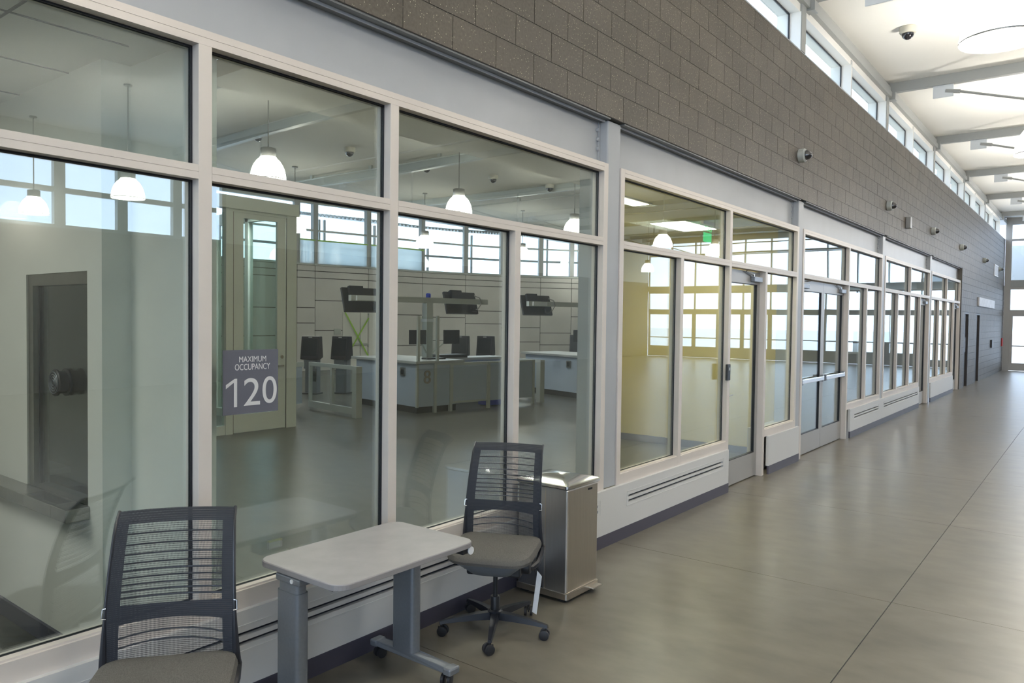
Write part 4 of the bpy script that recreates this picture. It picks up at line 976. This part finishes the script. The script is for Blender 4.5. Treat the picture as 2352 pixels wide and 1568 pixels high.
chair1['group'] = 'mesh-back task chairs'
T_ = tg.build('paper_tag', 'white', chair2)
MB().tube([(.175, -.04, .36), (.20, -.05, .30), (.21, -.03, .20), (.25, -.02, .10), (.28, -.01, .05)], .004, 6).build('loose_cord', 'black_plastic', chair2, smooth=True) if False else None

# ---- height-adjustable table
t = thing('rolling_table', 'grey laminate sit-stand table on two silver columns between the task chairs', 'table', (2.435, -.345, 0))
ZT = .70
MB().prism(rrect(.87, .585, .07, 7), ZT-.028, ZT).build('tabletop', 'laminate', t, bevel=.003)
MB().prism(rrect(.874, .589, .072, 7), ZT-.027, ZT-.003).build('edge_band', 'laminate_edge', t, bevel=.002)
for k, x in enumerate((-.405, .295)):
    c = MB().prism(rrect(.068, .155, .022, 4, x, .06), .10, .60 if k else .60).build('column', 'silver', t, smooth=True)
    gx = x+.0345
    B(gx-.0005, .10, .11, gx+.0012, .106, .59).build('groove', 'joint', c)
    MB().prism(rrect(.058, .14, .02, 4, x, .06), .60, .64).build('inner_column', 'silver', t, smooth=True)
    hd = B(x-.034, -.03, .638, x+.034, .14, ZT-.030).build('head_bracket', 'silver', t, bevel=.006)
    MB(Matrix.Translation((x-.034, .02, .655)) @ Matrix.Rotation(radians(-90), 4, 'Y')).lathe([(.010, 0), (.010, .004)], 12).build('cap', 'white', hd)
    f = MB().add([(x-.034, -.24, .068), (x+.034, -.24, .068), (x+.034, .27, .068), (x-.034, .27, .068), (x-.026, -.235, .095), (x+.026, -.235, .095), (x+.030, .06, .103), (x+.026, .265, .095), (x-.026, .265, .095), (x-.030, .06, .103)],
                 [(0, 3, 2, 1), (4, 5, 6, 7, 8, 9), (0, 1, 5, 4), (1, 2, 7, 6, 5), (2, 3, 8, 7), (3, 0, 4, 9, 8)]).build('foot', 'silver', t, bevel=.004)
    for y in (-.25, .28): B(x-.037, y-.03, .062, x+.037, y+.02, .098).build('foot_cap', 'canopy' if False else 'silver', f, bevel=.008)
    for y in (-.225, .255):
        w = MB(Matrix.Translation((x+.004, y, 0)) @ Matrix.Rotation(radians(20 if y < 0 else -10), 4, 'Z')); w.rod((0, 0, .03), (0, 0, .07), .007, 8)
        for s in (-1, 1): w.lathe([(.021, -.009), (.027, -.007), (.027, .007), (.020, .009)], 18, Matrix.Translation((-.006, s*.018, .0272)) @ Matrix.Rotation(radians(90), 4, 'X'))
        w.build('caster', 'rubber', t, smooth=True)
    B(x+.01, -.20, ZT-.05, x+.05, .2, ZT-.029).build('support_rail', 'black_plastic', t)
B(-.33, -.03, ZT-.052, .30, .11, ZT-.029).build('crossbeam', 'black_plastic', t)
pb = B(-.17, .12, .575, .14, .22, ZT-.029).build('control_box', 'black_plastic', t, bevel=.004); B(-.13, .2201, .60, -.05, .2212, .632).build('warning_label', 'white', pb); B(-.13, .2201, .6325, -.05, .2212, .645).build('warning_band', 'yellow_label', pb)
B(.345, -.28, .642, .425, -.20, ZT-.029).build('hand_control', 'black_plastic', t, bevel=.004); MB(Matrix.Translation((.40, -.284, .655)) @ Matrix.Rotation(radians(90), 4, 'X')).lathe([(.020, -.003), (.020, .003)], 18).build('control_dial', 'white', t)
cc = MB()
for k in range(5):
    r = .03+.006*(k % 3); cx, cy, cz = -.375+.010*k, .17, .57-.012*(k % 2); ph = k*.9
    cc.tube([(cx+r*cos(a*.42)*cos(ph)*.6, cy+r*cos(a*.42)*sin(ph), cz+r*sin(a*.42)*1.1) for a in range(16)], .004, 6)
cc.tube([(-.36, .17, .57), (-.36, .15, .63), (-.25, .13, .66), (-.17, .15, .64)], .004, 6); cc.tube([(-.30, -.02, .66), (-.29, -.05, .62), (-.275, -.03, .60), (-.27, .0, .63), (-.30, .03, .655)], .004, 6)
cc.build('power_cord', 'black_plastic', t, smooth=True)
MB().tube([(.02, .16, .58), (.05, .17, .54), (.10, .16, .56), (.14, .15, .60), (.2, .12, .65)], .005, 6).build('power_cord', 'black_plastic', t, smooth=True)

# ---- stainless step bin
t = thing('trash_can', 'square stainless steel step trash can with pyramid lid against the convector', 'trash can', (4.18, -.238, 0))
hx, hy = .185, .198
B(-hx, -hy, .055, hx, hy, .73).build('body', 'stainless', t, bevel=.012)
B(-hx-.0015, -hy+.012, .06, -hx+.002, -.03, .725).build('side_panel', 'stainless_side', t); B(-hx-.0015, -.022, .06, -hx+.002, hy-.012, .725).build('side_panel', 'stainless_side', t)
m = MB(); a0, a1 = rrect(hx*2+.03, hy*2+.03, .03, 5), rrect(hx*2+.03, hy*2+.03, .03, 5)
ring = rrect(hx*2+.034, hy*2+.034, .03, 5); n = len(ring)
m.v = [(x, y, .735) for x, y in ring]+[(x, y, .752) for x, y in ring]+[(x*.93, y*.93, .760) for x, y in ring]+[(x*.35, y*.35, .785) for x, y in ring]+[(0, 0, .79)]
m.f = [tuple(range(n-1, -1, -1))]+[(r*n+i, r*n+(i+1) % n, (r+1)*n+(i+1) % n, (r+1)*n+i) for r in range(3) for i in range(n)]+[(3*n+i, 3*n+(i+1) % n, 4*n) for i in range(n)]
m.build('lid', 'lid', t, smooth=True)
MB().prism(rrect(hx*2+.012, hy*2+.012, .02, 4), .729, .736).build('lid_gasket', 'gasket', t)
MB().prism(rrect(hx*2+.02, hy*2+.02, .02, 4), .022, .06).build('base_ring', 'stainless', t); 
B(.06, -hy-.05, .035, .17, -hy-.008, .045).build('pedal', 'stainless', t, bevel=.003)
for sx in (-1, 1):
    for sy in (-1, 1): B(sx*(hx-.05)-.03, sy*(hy-.045)-.03, 0, sx*(hx-.05)+.03, sy*(hy-.045)+.03, .024).build('foot', 'black_plastic', t)
d = MB().rod((-hx-.014, .10, .30), (-hx-.014, -.01, .07), .006).rod((-hx-.014, .12, .35), (-hx-.014, .09, .28), .009); d.build('damper_rod', 'black_plastic', t, smooth=True)
B(.055, -hy-.003, .69, .105, -hy+.001, .702).build('name_badge', 'joint', t)
# ---- card reader on the frame beside the single door
t = thing('card_reader', 'black card reader on the frame left of the single glass door', 'card reader', (7.70, .02, 1.28))
B(-.04, -.02, -.085, .04, .006, .085).build('case', 'black_plastic', t, bevel=.004); B(-.02, -.024, .02, .02, -.0201, .05).build('label', 'lamp_grey', t)
